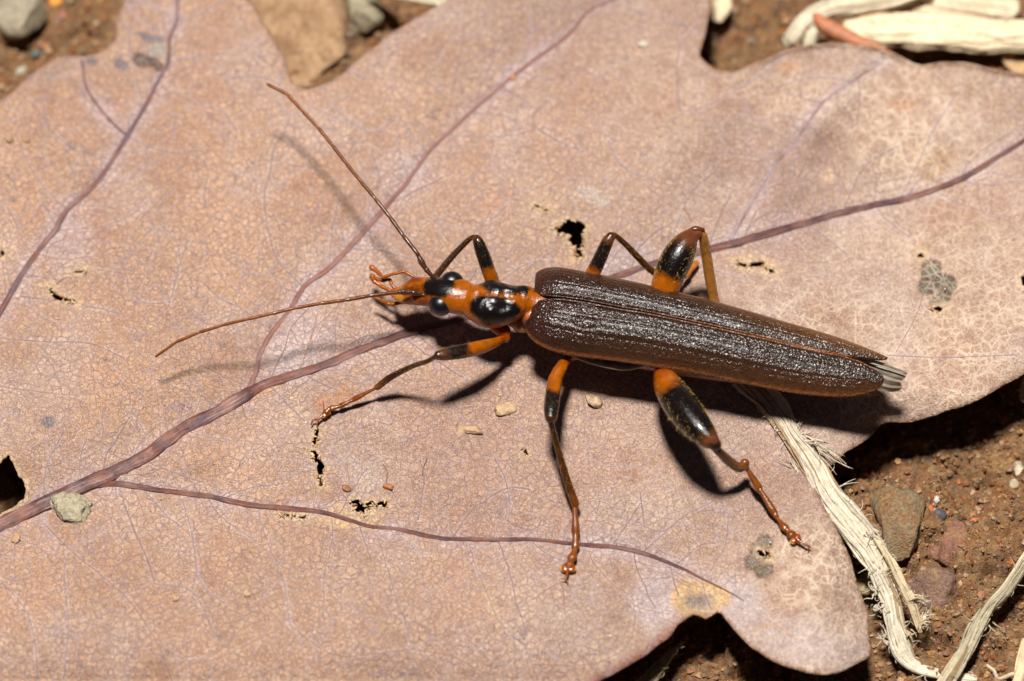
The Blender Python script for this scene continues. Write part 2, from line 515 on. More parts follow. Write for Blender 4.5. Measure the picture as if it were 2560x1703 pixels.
HOLES = [
    [(-90, 1190), (-40, 1165), (0, 1157), (22, 1136), (35, 1156), (40, 1174), (58, 1203), (69, 1221), (62, 1243), (37, 1265), (0, 1287), (-60, 1300), (-100, 1250)],
    [(1380, 569), (1399, 568), (1412, 555), (1423, 548), (1437, 550), (1456, 555), (1466, 566), (1463, 579), (1456, 589), (1456, 606), (1451, 625), (1459, 638), (1447, 644), (1440, 648), (1442, 638), (1434, 616), (1428, 609), (1420, 597), (1426, 587), (1408, 585), (1392, 581)],
    [(1333, 511), (1345, 512), (1355, 518), (1366, 520), (1373, 527), (1358, 527), (1346, 520)],
    [(115, 715), (126, 714), (134, 726), (140, 735), (152, 739), (166, 744), (185, 749), (199, 757), (183, 756), (161, 754), (146, 751), (133, 743), (122, 729)],
    [(181, 680), (194, 675), (212, 671), (206, 681), (190, 684)],
    [(790, 1071), (798, 1079), (795, 1092), (790, 1101), (790, 1112), (782, 1112), (780, 1100), (787, 1088), (786, 1080)],
    [(776, 1128), (791, 1128), (798, 1145), (812, 1163), (807, 1186), (794, 1186), (790, 1159), (781, 1141)],
    [(791, 1193), (800, 1191), (808, 1200), (806, 1215), (797, 1217), (799, 1205)],
    [(877, 1256), (894, 1246), (898, 1256), (912, 1265), (923, 1252), (945, 1255), (968, 1251), (968, 1269), (949, 1267), (934, 1264), (917, 1268), (912, 1293), (904, 1281), (890, 1281), (887, 1266)],
    [(1896, 1374), (1911, 1377), (1926, 1379), (1924, 1392), (1908, 1394), (1898, 1388)],
    [(1306, 1122), (1318, 1126), (1323, 1138), (1313, 1142)],
    [(1835, 645), (1846, 654), (1872, 663), (1879, 656), (1894, 656), (1901, 652), (1912, 655), (1911, 662), (1899, 663), (1885, 669), (1872, 671), (1846, 662)],
    [(1916, 665), (1928, 669), (1941, 682), (1930, 685), (1920, 675)],
    [(2292, 634), (2303, 631), (2312, 638), (2308, 648), (2296, 647)],
    [(2328, 771), (2345, 766), (2364, 771), (2347, 779)],
    [(-5, 622), (9, 629), (14, 637), (2, 639)],
    [(696, 1285), (720, 1284), (740, 1287), (762, 1290), (780, 1299), (764, 1298), (738, 1292), (718, 1290)],
    [(2552, 690), (2580, 685), (2585, 720), (2556, 716)],
]
MAIN = {
    'midrib': [(-180, 1395, 17), (-60, 1340, 16), (0, 1313, 15.5), (73, 1276, 14.5), (146, 1240, 14), (205, 1214, 14), (292, 1177, 13), (365, 1140, 13), (439, 1084, 13), (530, 1036, 12.5),
               (603, 993, 12), (658, 963, 9), (740, 936, 9), (816, 911, 8.5), (893, 878, 8), (969, 850, 8), (1020, 831, 7.5), (1147, 798, 7), (1320, 758, 7), (1500, 705, 7),
               (1650, 655, 7), (1773, 623, 7.5), (1846, 605, 7.5), (1919, 583, 7), (2014, 558, 7), (2139, 523, 7), (2248, 501, 6.5), (2340, 473, 6), (2413, 442, 5.5), (2486, 398, 5), (2560, 351, 4.5), (2680, 270, 3)],
    'b': [(606, 992, 8), (621, 975, 7), (640, 930, 6), (651, 883, 5.5), (683, 828, 5.5), (724, 777, 5), (760, 718, 5.5), (822, 671, 5.5), (860, 634, 6), (916, 573, 6), (960, 523, 5.5), (1014, 460, 5),
          (1069, 384, 4.5), (1142, 314, 4.5), (1197, 263, 4.5), (1252, 216, 4.5), (1307, 172, 4.5), (1373, 124, 4.5), (1420, 88, 3.5), (1471, 29, 3.5), (1530, 0, 3), (1620, -60, 2)],
    'c': [(-70, 890, 8), (0, 780, 7), (55, 686, 6.5), (110, 609, 6), (139, 573, 6), (168, 523, 6), (219, 479, 6), (263, 428, 6), (318, 340, 5.5), (358, 274, 5.5), (395, 205, 5), (420, 154, 4.5), (424, 99, 4), (442, 51, 3), (444, 0, 2.5), (440, -60, 2)],
    'd': [(200, 1232, 7), (238, 1216, 8), (292, 1209, 7.5), (402, 1227, 7), (512, 1240, 7), (621, 1262, 7), (731, 1273, 7), (804, 1281, 6), (860, 1296, 5), (923, 1316, 5), (996, 1324, 5.5), (1106, 1346, 5),
          (1216, 1349, 5), (1325, 1349, 5), (1435, 1360, 5), (1544, 1368, 5), (1618, 1386, 5), (1700, 1419, 3.6), (1766, 1452, 2.6), (1832, 1485, 1.5), (1860, 1503, .8)],
    'e': [(204, 150, 2.5), (208, 164, 3), (216, 219, 3), (249, 270, 3), (285, 311, 2.5), (316, 338, 2.5)],
    'l': [(2208, 157, 2), (2157, 186, 2.5), (2095, 227, 3), (2055, 260, 3), (2022, 303, 3.2), (1985, 358, 3), (1938, 413, 3), (1901, 475, 3), (1857, 548, 3), (1830, 600, 3)],
}
FINE = [
    [(44, 347), (69, 406), (102, 457), (161, 519)], [(106, 256), (117, 311), (150, 347), (186, 373), (270, 398)],
    [(402, 219), (453, 241), (493, 263), (559, 281), (574, 311), (570, 340)], [(325, 345), (402, 376), (493, 391), (519, 424), (512, 475), (512, 519)],
    [(727, 289), (709, 336), (687, 365), (673, 439), (662, 479), (665, 541), (676, 598), (694, 649), (757, 718)],
    [(694, 256), (727, 289), (778, 270), (860, 303)], [(996, 289), (1040, 351), (1066, 380)],
    [(1700, 276), (1737, 276), (1791, 252), (1846, 223), (1901, 190), (1963, 139)],
    [(110, 1309), (183, 1382), (256, 1441), (329, 1510), (395, 1612), (430, 1703)], [(307, 1251), (336, 1327), (369, 1400), (387, 1459)],
    [(457, 1254), (479, 1331), (490, 1404), (501, 1459), (563, 1510)], [(647, 1283), (669, 1357), (702, 1430), (716, 1495), (724, 1561)],
    [(945, 1346), (971, 1430), (993, 1503), (1011, 1550), (1029, 1623)], [(1172, 1360), (1190, 1419), (1219, 1488), (1245, 1547), (1314, 1623), (1329, 1660)],
    [(1471, 1379), (1493, 1419), (1563, 1492), (1599, 1521), (1672, 1536)], [(1821, 1287), (1813, 1364), (1773, 1433)],
    [(238, 675), (311, 686), (322, 722), (358, 755), (424, 755)], [(55, 740), (128, 751), (219, 766), (300, 784)], [(0, 846), (110, 854), (219, 857), (311, 894)],
    [(322, 1011), (365, 1088)], [(424, 755), (450, 660), (470, 600)], [(160, 1700), (170, 1560), (160, 1440), (170, 1390)],
    [(0, 1450), (60, 1520), (85, 1590), (95, 1700)], [(387, 1459), (480, 1480), (540, 1590)], [(724, 1561), (640, 1600), (560, 1640), (480, 1655), (395, 1612)],
    [(724, 1561), (800, 1620), (870, 1640), (1029, 1623)], [(1029, 1623), (1130, 1640), (1210, 1680)], [(1050, 1150), (1060, 1190), (1055, 1240), (1045, 1300)],
    [(1235, 1140), (1260, 1190), (1275, 1260), (1270, 1300)], [(1395, 1300), (1395, 1345)], [(1500, 1250), (1485, 1310)], [(1600, 1230), (1612, 1320)],
    [(1330, 1500), (1400, 1460), (1412, 1530)], [(1590, 1530), (1570, 1610), (1480, 1660), (1330, 1660)], [(1172, 560), (1230, 548), (1270, 510)],
    [(1700, 276), (1693, 210), (1700, 120), (1745, 60)], [(1520, 350), (1560, 420), (1640, 450)], [(1380, 240), (1330, 300), (1390, 350), (1460, 380)],
    [(2240, 880), (2290, 790), (2310, 730)], [(2216, 888), (2310, 893), (2420, 892), (2540, 888)], [(2014, 558), (2060, 590), (2120, 640)],
    [(2139, 523), (2100, 440), (2090, 370), (2060, 330)], [(2248, 501), (2300, 400), (2330, 330), (2400, 220)], [(1938, 413), (1880, 390), (1800, 380)],
    [(2022, 303), (1960, 290), (1890, 300), (1850, 250)], [(560, 200), (640, 190), (700, 210)], [(420, 154), (500, 140), (600, 130), (650, 90)],
    [(873, 240), (840, 260), (870, 300), (930, 330), (990, 300)], [(960, 100), (1040, 90), (1080, 60), (1150, 30)], [(560, 281), (590, 330), (580, 370)],
    [(400, 560), (440, 600), (450, 650)], [(600, 980), (560, 940), (480, 900), (470, 860)], [(0, 968), (60, 975), (140, 985), (200, 990)],
]
g_main = [np.array(p)[:, :2] for p in MAIN.values()]
LADDER = []


def grow_branches():
    rs_ = np.random.RandomState(31)
    taken = [np.array(p, float) for p in FINE]
    HQ = [np.array(hq_, float) for hq_ in HOLES]
    for key, gap_ in (('midrib', 80), ('b', 78), ('c', 74), ('d', 82), ('l', 80)):
        P = np.array(MAIN[key], float)[:, :2]
        sg = np.linalg.norm(np.diff(P, axis=0), axis=1); cm = np.concatenate([[0], np.cumsum(sg)])
        for side in (-1, 1):
            prev = None; t_ = 60 + 40 * rs_.rand()
            while t_ < cm[-1] - 50:
                p = np.array([np.interp(t_, cm, P[:, 0]), np.interp(t_, cm, P[:, 1])])
                q = np.array([np.interp(t_ + 8, cm, P[:, 0]), np.interp(t_ + 8, cm, P[:, 1])]) - p
                q /= np.linalg.norm(q)
                a_ = side * R(50 + 14 * rs_.rand())
                d = np.array([q[0] * math.cos(a_) - q[1] * math.sin(a_), q[0] * math.sin(a_) + q[1] * math.cos(a_)])
                path = [p.copy()]; L_ = 90 + 190 * rs_.rand()
                for k in range(int(L_ / 12)):
                    turn = -side * .028 + rs_.normal() * .10
                    d = np.array([d[0] * math.cos(turn) - d[1] * math.sin(turn), d[0] * math.sin(turn) + d[1] * math.cos(turn)])
                    n_ = path[-1] + d * 12
                    if not inside(np.array([n_[0]]), np.array([n_[1]]), OUT)[0]: break
                    if any(min(float(np.min(np.hypot(hq[:, 0] - n_[0], hq[:, 1] - n_[1]))), 99) < 12 or inside(np.array([n_[0]]), np.array([n_[1]]), hq)[0] for hq in HQ): break
                    if k > 3:
                        dm = min(float(seg_dist(np.array([n_[0]], np.float32), np.array([n_[1]], np.float32), g_)[0]) for g_ in g_main)
                        if dm < 16: break
                    if min(float(np.min(np.hypot(tk[:, 0] - n_[0], tk[:, 1] - n_[1]))) for tk in taken) < 24: break
                    path.append(n_)
                if len(path) > 4:
                    pa = np.array(path); taken.append(pa[2:])
                    LADDER.append((1, pa))
                    if prev is not None:
                        for f in np.arange(.18, .95, .16):
                            i = int(f * (len(prev) - 1)); j = int(min(1, f * (.8 + .4 * rs_.rand())) * (len(pa) - 1))
                            A_, B_ = prev[i], pa[j]
                            M_ = (A_ + B_) / 2
                            if np.linalg.norm(A_ - B_) < 130 and not any(inside(np.array([M_[0]]), np.array([M_[1]]), hq)[0] or float(np.min(np.hypot(hq[:, 0] - M_[0], hq[:, 1] - M_[1]))) < 25 for hq in HQ):
                                m1 = A_ * .66 + B_ * .34 + rs_.normal(size=2) * 7; m2 = A_ * .34 + B_ * .66 + rs_.normal(size=2) * 7
                                LADDER.append((0, np.array([A_, m1, m2, B_])))
                    prev = pa
                else:
                    prev = None
                t_ += gap_ * (.75 + .5 * rs_.rand())


grow_branches()


def hleaf(u, v, dmain=None):
    """height of the blade: pillows between the main veins, slack waves, turned margins"""
    u = np.asarray(u, float); v = np.asarray(v, float)
    if dmain is None:
        dmain = np.full(u.shape, 1e9)
        for p in g_main: dmain = np.minimum(dmain, seg_dist(u, v, p))
    h = .22 * (1 - np.exp(-(dmain / 110) ** 2)) - .05 * np.exp(-(dmain / 14) ** 2)
    h = h + .55 * (fbm(u / 420 + 3, v / 420, 3, 11) - .5) + .20 * (fbm(u / 95, v / 95, 3, 5) - .5)
    h = h + .03 * (fbm(u / 22, v / 22, 2, 8) - .5)
    # flap at the right foot of the blade turns down towards the sinus
    k = np.clip((u - 2060) / 120, 0, 1) * np.clip((v - 960) / 110, 0, 1)
    h = h - .55 * k ** 1.5
    # far right fold: the blade falls away past the pale side vein
    s = (u - 1990) * .80 + (v - 380) * .55
    h = h + .32 * np.exp(-(s / 60) ** 2) * np.clip((v - 60) / 200, 0, 1) * np.clip((620 - v) / 300, 0, 1)
    # lobe at the bottom right lifts
    h = h + .35 * np.exp(-(((u - 2000) / 190) ** 2 + ((v - 1500) / 220) ** 2))
    # lower edge of the whole blade droops
    h = h - .35 * np.clip((v - 1560) / 140, 0, 1) ** 2 * np.clip((1750 - u) / 300, 0, 1)
    return h


def dense_line(poly, step, closed=False, jit=0.0, seed=1):
    P = np.asarray(poly, float)
    if closed: P = np.vstack([P, P[:1]])
    seg = np.linalg.norm(np.diff(P, axis=0), axis=1); cum = np.concatenate([[0], np.cumsum(seg)])
    n = max(int(cum[-1] / step), 3)
    t = np.linspace(0, cum[-1], n, endpoint=not closed)
    q = np.stack([np.interp(t, cum, P[:, 0]), np.interp(t, cum, P[:, 1])], 1)
    if jit:
        q[:, 0] += jit * (fbm(t / 9, t * 0 + seed, 3, seed) - .5) * 2
        q[:, 1] += jit * (fbm(t / 9, t * 0 + seed + 40, 3, seed + 3) - .5) * 2
    return q


outline = catmull(np.array(OUT + [OUT[0]], float), 620)[:-1]
outline = outline + np.stack([2.2 * (fbm(np.arange(619) / 2.3, np.zeros(619), 3, 2) - .5) * 2, 2.2 * (fbm(np.arange(619) / 2.3, np.zeros(619) + 50, 3, 4) - .5) * 2], 1)
holes = [dense_line(hh_, 4, True, 3.4, 20 + i) for i, hh_ in enumerate(HOLES)]

STEP = 4.2
us = np.arange(-215, 2800, STEP); vs = np.arange(-245, 1935, STEP)
GU, GV = np.meshgrid(us, vs)
nv_, nu_ = GU.shape
cu = (GU[:-1, :-1] + STEP / 2); cv = (GV[:-1, :-1] + STEP / 2)
keep = inside(cu, cv, outline)
for q in holes:
    lo = q.min(0) - 6; hi = q.max(0) + 6
    m = (cu > lo[0]) & (cu < hi[0]) & (cv > lo[1]) & (cv < hi[1])
    keep[m] &= ~inside(cu[m], cv[m], q)
cnt = np.zeros((nv_, nu_), int)
for a in (0, 1):
    for b in (0, 1):
        cnt[a:nv_ - 1 + a, b:nu_ - 1 + b] += keep
bd = (cnt > 0) & (cnt < 4)
bu, bv = GU[bd].astype(np.float32), GV[bd].astype(np.float32)
best, nu1, nv1 = seg_dist(bu, bv, outline, True, True)
for q in holes:
    lo = q.min(0) - 12; hi = q.max(0) + 12
    m = (bu > lo[0]) & (bu < hi[0]) & (bv > lo[1]) & (bv < hi[1])
    if not m.any(): continue
    d2, a2, b2 = seg_dist(bu[m], bv[m], q, True, True)
    better = d2 < best[m]
    idx = np.where(m)[0][better]
    best[idx] = d2[better]; nu1[idx] = a2[better]; nv1[idx] = b2[better]
GU2 = GU.copy(); GV2 = GV.copy()
ok = best < STEP * 1.3
tu = np.where(ok, nu1, bu); tv = np.where(ok, nv1, bv)
GU2[bd] = tu; GV2[bd] = tv
used = cnt > 0
ids = np.full((nv_, nu_), -1); ids[used] = np.arange(used.sum())
LU = GU2[used]; LV = GV2[used]
jj, ii = np.where(keep)
faces = np.stack([ids[jj, ii], ids[jj + 1, ii], ids[jj + 1, ii + 1], ids[jj, ii + 1]], 1)
LU32, LV32 = LU.astype(np.float32), LV.astype(np.float32)
dmain = np.full(LU.shape, 1e9, np.float32)
for p in g_main: dmain = np.minimum(dmain, seg_dist(LU32, LV32, p))
dedge = seg_dist(LU32, LV32, outline[::2], True)
LH = hleaf(LU, LV, dmain)
# margins: turned up a little along the top right, down elsewhere
topright = np.clip((LU - 1850) / 80, 0, 1) * np.clip((320 - LV) / 60, 0, 1)
e = np.exp(-(dedge / 9) ** 2)
LH = LH + .09 * e * topright - .03 * e * (1 - topright)
dhole = np.full(LU.shape, 1e9, np.float32)
for q in holes:
    lo = q.min(0) - 40; hi = q.max(0) + 40
    m = (LU > lo[0]) & (LU < hi[0]) & (LV > lo[1]) & (LV < hi[1])
    dhole[m] = np.minimum(dhole[m], seg_dist(LU32[m], LV32[m], q, True))

# ---- colour of the blade
t = np.clip((LU - 300) / 1400, 0, 1)[:, None]
colr = (1 - t) * np.array([.60, .355, .212]) + t * np.array([.545, .352, .238])
fx = (fbm(LU / 300, LV / 300, 4, 31) - .5)[:, None]
colr = colr * (1 + .45 * fx)
fo = np.clip((fbm(LU / 130 + 9, LV / 130, 4, 41) - .52) * 4, 0, 1)[:, None]
colr = colr * (1 - .30 * fo) + np.array([.46, .20, .095]) * .30 * fo
fl = np.clip((fbm(LU / 160 + 4, LV / 160 + 7, 4, 61) - .5) * 4, 0, 1)[:, None]
colr = colr * (1 - .35 * fl) + np.array([.70, .54, .45]) * .35 * fl


def lay(mask, col, strength=1.0):
    global colr
    m = (np.clip(mask, 0, 1) * strength)[:, None]
    colr = colr * (1 - m) + np.minimum(np.array(col) * 1.18, .8) * m


def ell(cu_, cv_, ru, rv, ang=0, soft=.35, rough=.35, seed=1):
    c, s = math.cos(R(ang)), math.sin(R(ang))
    x = LU - cu_; y = LV - cv_
    a = (x * c + y * s) / ru; b = (-x * s + y * c) / rv
    d = np.sqrt(a * a + b * b) + rough * (fbm(LU / max(ru, rv) * 2.2, LV / max(ru, rv) * 2.2, 3, seed) - .5) * 2
    return np.clip((1 + soft / 2 - d) / soft, 0, 1)


# lavender bloom along the veins
hz = np.exp(-(dmain / 26) ** 2) * np.clip(fbm(LU / 70, LV / 70, 3, 71) * 2.4 - .6, 0, 1)
lay(hz, (.64, .52, .53), .6)
lay(np.exp(-(dmain / 9) ** 2), (.42, .31, .30), .5)
lay(ell(760, 860, 90, 55, -35, .9, .4, 3), (.66, .55, .55), .45)
lay(ell(1010, 440, 60, 60, -50, .9, .4, 4), (.66, .55, .54), .4)
lay(ell(170, 610, 60, 90, 20, .9, .4, 5), (.50, .42, .44), .4)
lay(ell(1640, 1500, 60, 70, 0, .9, .4, 6), (.56, .47, .47), .7)
lay(ell(1990, 1600, 150, 60, 15, .9, .5, 7), (.54, .44, .42), .6)
lay(ell(1850, 1500, 60, 50, 30, .9, .5, 8), (.54, .46, .46), .6)
lay(ell(2030, 430, 90, 150, 20, .8, .4, 9), (.30, .165, .115), .42)  # shade on the slope past the side vein, painted into the blade colour
lay(ell(1860, 430, 160, 110, -25, .8, .4, 10), (.33, .18, .12), .34)
lay(ell(1560, 640, 70, 30, -20, .8, .4, 12), (.5, .44, .45), .5)
lay(ell(1150, 1150, 260, 160, 0, 1.2, .3, 13), (.47, .27, .20), .3)
lay(ell(1370, 505, 90, 55, 10, .8, .5, 14), (.56, .38, .25), .7)
lay(ell(1480, 490, 45, 20, 25, .5, .5, 15), (.60, .50, .40), .8)
lay(ell(1240, 505, 40, 40, 0, .8, .5, 16), (.52, .25, .14), .5)
lay(ell(890, 1298, 85, 26, 8, .5, .7, 17), (.66, .42, .21), .95)
lay(ell(830, 1000, 55, 24, -25, .6, .9, 117), (.50, .22, .07), .7)
lay(ell(735, 1030, 26, 40, 0, .7, .8, 118), (.66, .47, .30), .6)
lay(ell(1880, 655, 60, 22, 10, .6, .7, 119), (.62, .42, .24), .7)
lay(ell(915, 1205, 50, 70, 5, .7, .6, 18), (.56, .42, .33), .75)
lay(ell(560, 735, 70, 40, 10, .8, .6, 19), (.57, .34, .20), .6)
lay(ell(660, 975, 60, 14, -25, .6, .7, 20), (.60, .34, .18), .8)
lay(ell(820, 1000, 60, 20, -30, .6, .7, 21), (.55, .28, .13), .6)
lay(ell(1225, 1500, 10, 55, -22, .7, .6, 22), (.66, .42, .2), .8)
lay(ell(1750, 1495, 78, 46, 0, .18, .22, 23), (.64, .40, .17), 1.0)
lay(ell(1745, 1508, 42, 24, 5, .7, .5, 24), (.34, .26, .17), .85)
lay(ell(1745, 1500, 26, 13, 5, .7, .7, 25), (.17, .15, .12), .75)
lay(ell(2068, 440, 20, 19, 0, .3, .4, 26), (.62, .42, .26), .9)
lay(ell(1972, 168, 30, 16, 15, .6, .5, 27), (.52, .22, .08), .7)
lay(ell(2260, 265, 30, 14, 0, .8, .5, 28), (.55, .27, .12), .55)
lay(ell(2340, 410, 55, 26, -50, .7, .5, 29), (.40, .22, .09), .6)
lay(ell(2300, 370, 10, 60, 22, .6, .5, 30), (.66, .46, .3), .6)
for (a, b, r1, r2, an, sd_) in [(120, 1055, 17, 14, 0, 1), (230, 153, 14, 11, 0, 2), (303, 160, 22, 13, 35, 3), (380, 97, 28, 9, 12, 4), (124, 190, 10, 9, 0, 5), (172, 143, 9, 8, 0, 6), (360, 88, 25, 6, 15, 7)]:
    lay(ell(a, b, r1, r2, an, .4, .35, 80 + sd_), (.15, .14, .15), .85)
lay(ell(398, 126, 30, 20, 0, .5, .5, 95), (.40, .40, .31), .85)
lay(ell(150, 170, 60, 22, -25, .6, .6, 96), (.40, .28, .2), .6)
for p_ in [q_[:] for q_ in FINE] + [pp_.tolist() for l_, pp_ in LADDER if l_]:
    P_ = catmull(np.array([(a, b, 0) for a, b in p_], float), 30)[:, :2]
    lo = P_.min(0) - 25; hi = P_.max(0) + 25
    m_ = (LU > lo[0]) & (LU < hi[0]) & (LV > lo[1]) & (LV < hi[1])
    if not m_.any(): continue
    q_ = np.zeros(LU.shape); q_[m_] = np.exp(-(seg_dist(LU32[m_], LV32[m_], P_) / 6.5) ** 2)
    lay(q_ * np.clip(fbm(LU / 40, LV / 40, 2, 77) * 2 - .3, 0, 1), (.68, .56, .52), .35)
# grey green see-through cells between brown cell walls
cells = [(2328, 680, 24, 28, 15), (2316, 716, 18, 20, 0), (2362, 712, 26, 24, 20), (2345, 728, 16, 17, 0), (2352, 752, 30, 14, -35), (1912, 1356, 17, 17, 0), (1895, 1382, 20, 20, 0),
         (1884, 1408, 19, 18, 0), (1911, 1428, 22, 13, -25), (355, 152, 20, 15, 20), (385, 158, 12, 9, 0), (397, 168, 10, 8, 0)]
cellmask = np.zeros(LU.shape)
for i, (a, b, r1, r2, an) in enumerate(cells):
    o_ = ell(a, b, r1 + 3, r2 + 3, an, .25, .15, 50 + i); i_ = ell(a, b, r1 - 3, r2 - 3, an, .4, .15, 50 + i)
    lay(o_, (.09, .038, .012), .95); lay(i_, (.13, .118, .07), 1.0)
    cellmask = np.maximum(cellmask, o_)
LH = LH - .06 * cellmask
# rims of holes dry to straw colour, the margin is brown
lay(np.exp(-(dhole / 10) ** 2), (.70, .48, .26), .8)
lay(np.exp(-(dhole / 22) ** 2) * np.clip(fbm(LU / 14, LV / 14, 3, 73) * 3 - 1.2, 0, 1), (.58, .38, .2), .6)
rimw = np.where(topright > .5, 9.0, 7.0)
lay(np.exp(-(dedge / rimw) ** 4) * np.clip(fbm(LU / 60, LV / 60, 2, 7) * 3 - .5, .15, 1), (.30, .125, .035), .9)
lowrim = np.clip((LV - 1500) / 60, 0, 1) * np.clip((1720 - LU) / 60, 0, 1)
lay(np.exp(-(dedge / 19) ** 3) * lowrim, (.26, .075, .04), .9)
LH = LH + .05 * np.exp(-(dhole / 10) ** 2) * (fbm(LU / 20, LV / 20, 2, 91) - .3) * 2
# where the pale net shows
net = np.clip((fbm(LU / 240 + 2, LV / 240 + 5, 3, 51) - .35) * 2.0, 0, 1) * np.clip((LU - 1450) / 500, 0, 1)
net = np.maximum(net, ell(2180, 300, 330, 190, 10, 1.2, .4, 55) * .9)
net = np.maximum(net, ell(2040, 1430, 110, 140, 0, 1.0, .4, 56))
net = np.maximum(net, ell(2130, 800, 260, 110, 10, 1.3, .5, 57) * .8)
net = net * (1 - np.clip(ell(2010, 440, 110, 150, 20, .6, .3, 58) + ell(1850, 360, 120, 110, 0, .6, .3, 59), 0, 1) * .9)

leaf = thing("oak_leaf", "big dry pinkish brown oak leaf with lobed edge and small holes, under the beetle", "leaf")
blade = link("blade", mesh_np("blade", U(LU, LV, LH), faces[:, ::-1].copy() if False else faces, cols=colr, attrs={"net": net}), M_leaf, leaf)
sol = blade.modifiers.new("thickness", 'SOLIDIFY'); sol.thickness = .07; sol.offset = -1.0


def vein(name, pts, col, parent, sides=10, wscale=1.0, lift=.2):
    p = np.array(pts, float)
    if p.shape[1] == 2: p = np.hstack([p, np.full((len(p), 1), 2.0)])
    L_ = np.linalg.norm(np.diff(p[:, :2], axis=0), axis=1).sum()
    r = catmull(p, max(6, int(L_ / 7)))
    ar = np.arange(len(r))
    wob = (fbm(ar / 6.0, ar * 0 + len(r), 3, 7) - .5) * 2
    r[:, 1] += wob * 1.6
    h = hleaf(r[:, 0], r[:, 1])
    rad = r[:, 2] / 100 * wscale * (1.38 if name == 'midrib' else 1.15 if r[0, 2] > 2.4 else 1.0) * (1 + .22 * wob)
    C = U(r[:, 0], r[:, 1], h + rad * lift)
    V, F = sweep3(C, rad, rad * .34, sides, True, .10, int(L_), True)
    ring = np.arange(len(V)) // sides
    return V, F, ring * .07, (np.arange(len(V)) % sides) / sides * 2 * math.pi


VC = (.085, .030, .032)
for k, nm in (('midrib', 'midrib'), ('b', 'side_vein'), ('c', 'side_vein'), ('d', 'side_vein'), ('e', 'side_vein'), ('l', 'side_vein')):
    V, F, al, ac = vein(nm, MAIN[k], VC, leaf, 14 if k == 'midrib' else 12)
    colv = VC if k != 'l' else (.40, .32, .37)
    if k == 'b': colv = (.27, .12, .10)
    if k == 'c': colv = (.13, .065, .075)
    link(nm, mesh_np(nm, V, F, cols=np.tile(colv, (len(V), 1)), attrs={'al': al + len(V), 'ax': np.cos(ac), 'ay': np.sin(ac)}), M_vein, leaf)
fine = MB()
for lv_, p in [(1, a_) for a_ in FINE] + [(l_, a_.tolist()) for l_, a_ in LADDER]:
    w_ = (.95 + .55 * rnd.random()) if lv_ else (.55 + .35 * rnd.random())
    V, F, _, _ = vein('f', [(a, b, w_ * 1.15) for a, b in p], None, None, 6, 1.0, .1)
    c = rnd.choice([(.24, .14, .13), (.27, .17, .16), (.34, .17, .09), (.29, .19, .19)])
    fine.add(V, F, c)
for p, w_, c_ in ([[(139, 736), (142, 715), (150, 702), (163, 694)], 1.3, (.16, .08, .03)], [[(1068, 1146), (1058, 1170), (1056, 1190)], 1.4, (.12, .06, .03)],
                  [[(1708, 520), (1722, 538), (1728, 556)], 1.8, (.25, .11, .04)], [[(788, 1215), (786, 1240), (783, 1262)], 1.6, (.40, .22, .10)], [[(958, 1160), (968, 1180), (965, 1208)], 1.4, (.20, .09, .04)],
                  [[(482, 925), (505, 950), (527, 969), (585, 977)], 1.8, (.42, .26, .12)], [[(606, 1010), (608, 1028), (614, 1042), (626, 1049)], 1.8, (.30, .14, .06)], [[(1238, 1150), (1262, 1195), (1275, 1262)], 1.2, (.22, .13, .12)],
                  [[(1170, 560), (1180, 548), (1190, 556)], 1.0, (.2, .1, .06)], [[(1905, 1568), (1930, 1562), (1955, 1572), (1980, 1592)], 1.4, (.48, .24, .10)], [[(1845, 1370), (1850, 1400), (1848, 1440)], 1.0, (.3, .2, .2)],
                  [[(47, 380), (70, 420), (88, 450)], 1.6, (.50, .26, .10)], [[(880, 780), (905, 800), (920, 815)], 1.4, (.35, .2, .1)], [[(1330, 512), (1300, 500), (1280, 496)], 1.0, (.3, .15, .08)]):
    V, F, _, _ = vein('f', [(a, b, w_) for a, b in p], None, None, 6, 1.0, .1)
    fine.add(V, F, c_)
fv = fine.build("fine_vein", M_leaf, leaf)
fv["kind"] = "stuff"
fv.data.materials.clear(); fv.data.materials.append(simple_mat("fine_vein_ridge", rough=.55, use_col=True, var=.3, noise_scale=9, bump=.3))

tr = MB(); rt = np.random.RandomState(12)
for hi_, q in enumerate(holes):
    if hi_ in (0, 17): continue
    cen = q.mean(0)
    for k in range(int(len(q) * .38)):
        p0 = q[rt.randint(len(q))]; d = cen - p0; d = d / (np.linalg.norm(d) + 1e-6); a_ = rt.normal() * .9
        d = np.array([d[0] * math.cos(a_) - d[1] * math.sin(a_), d[0] * math.sin(a_) + d[1] * math.cos(a_)])
        ln = 2 + 7 * rt.rand() ** 3; h0 = float(hleaf(np.array([p0[0]]), np.array([p0[1]]))[0])
        st = p0 - d * (2 + 6 * rt.rand()); bend = rt.normal(size=2) * 2
        up_ = .02 + .08 * rt.rand()
        rows_ = [(st[0], st[1], h0 + .01, .02, .008), (*(p0 + bend * .5), h0 + up_ * .6, .022 + .02 * rt.rand(), .008), (*(p0 + d * ln * .6 + bend), h0 + up_, .015, .007), (*(p0 + d * ln + bend * 1.6), h0 + up_ * (.6 + rt.rand()), .006, .005)]
        V, F = sweep(rows_, 6, 7, dome=False)
        tr.add(V, F, np.array([(.56, .38, .22), (.62, .44, .27), (.34, .17, .07), (.50, .30, .17)][rt.randint(4)]))
tro = tr.build("torn_rim", simple_mat("torn_leaf_rim", rough=.6, use_col=True, var=.3, noise_scale=10, bump=.4), leaf)
tro["kind"] = "stuff"

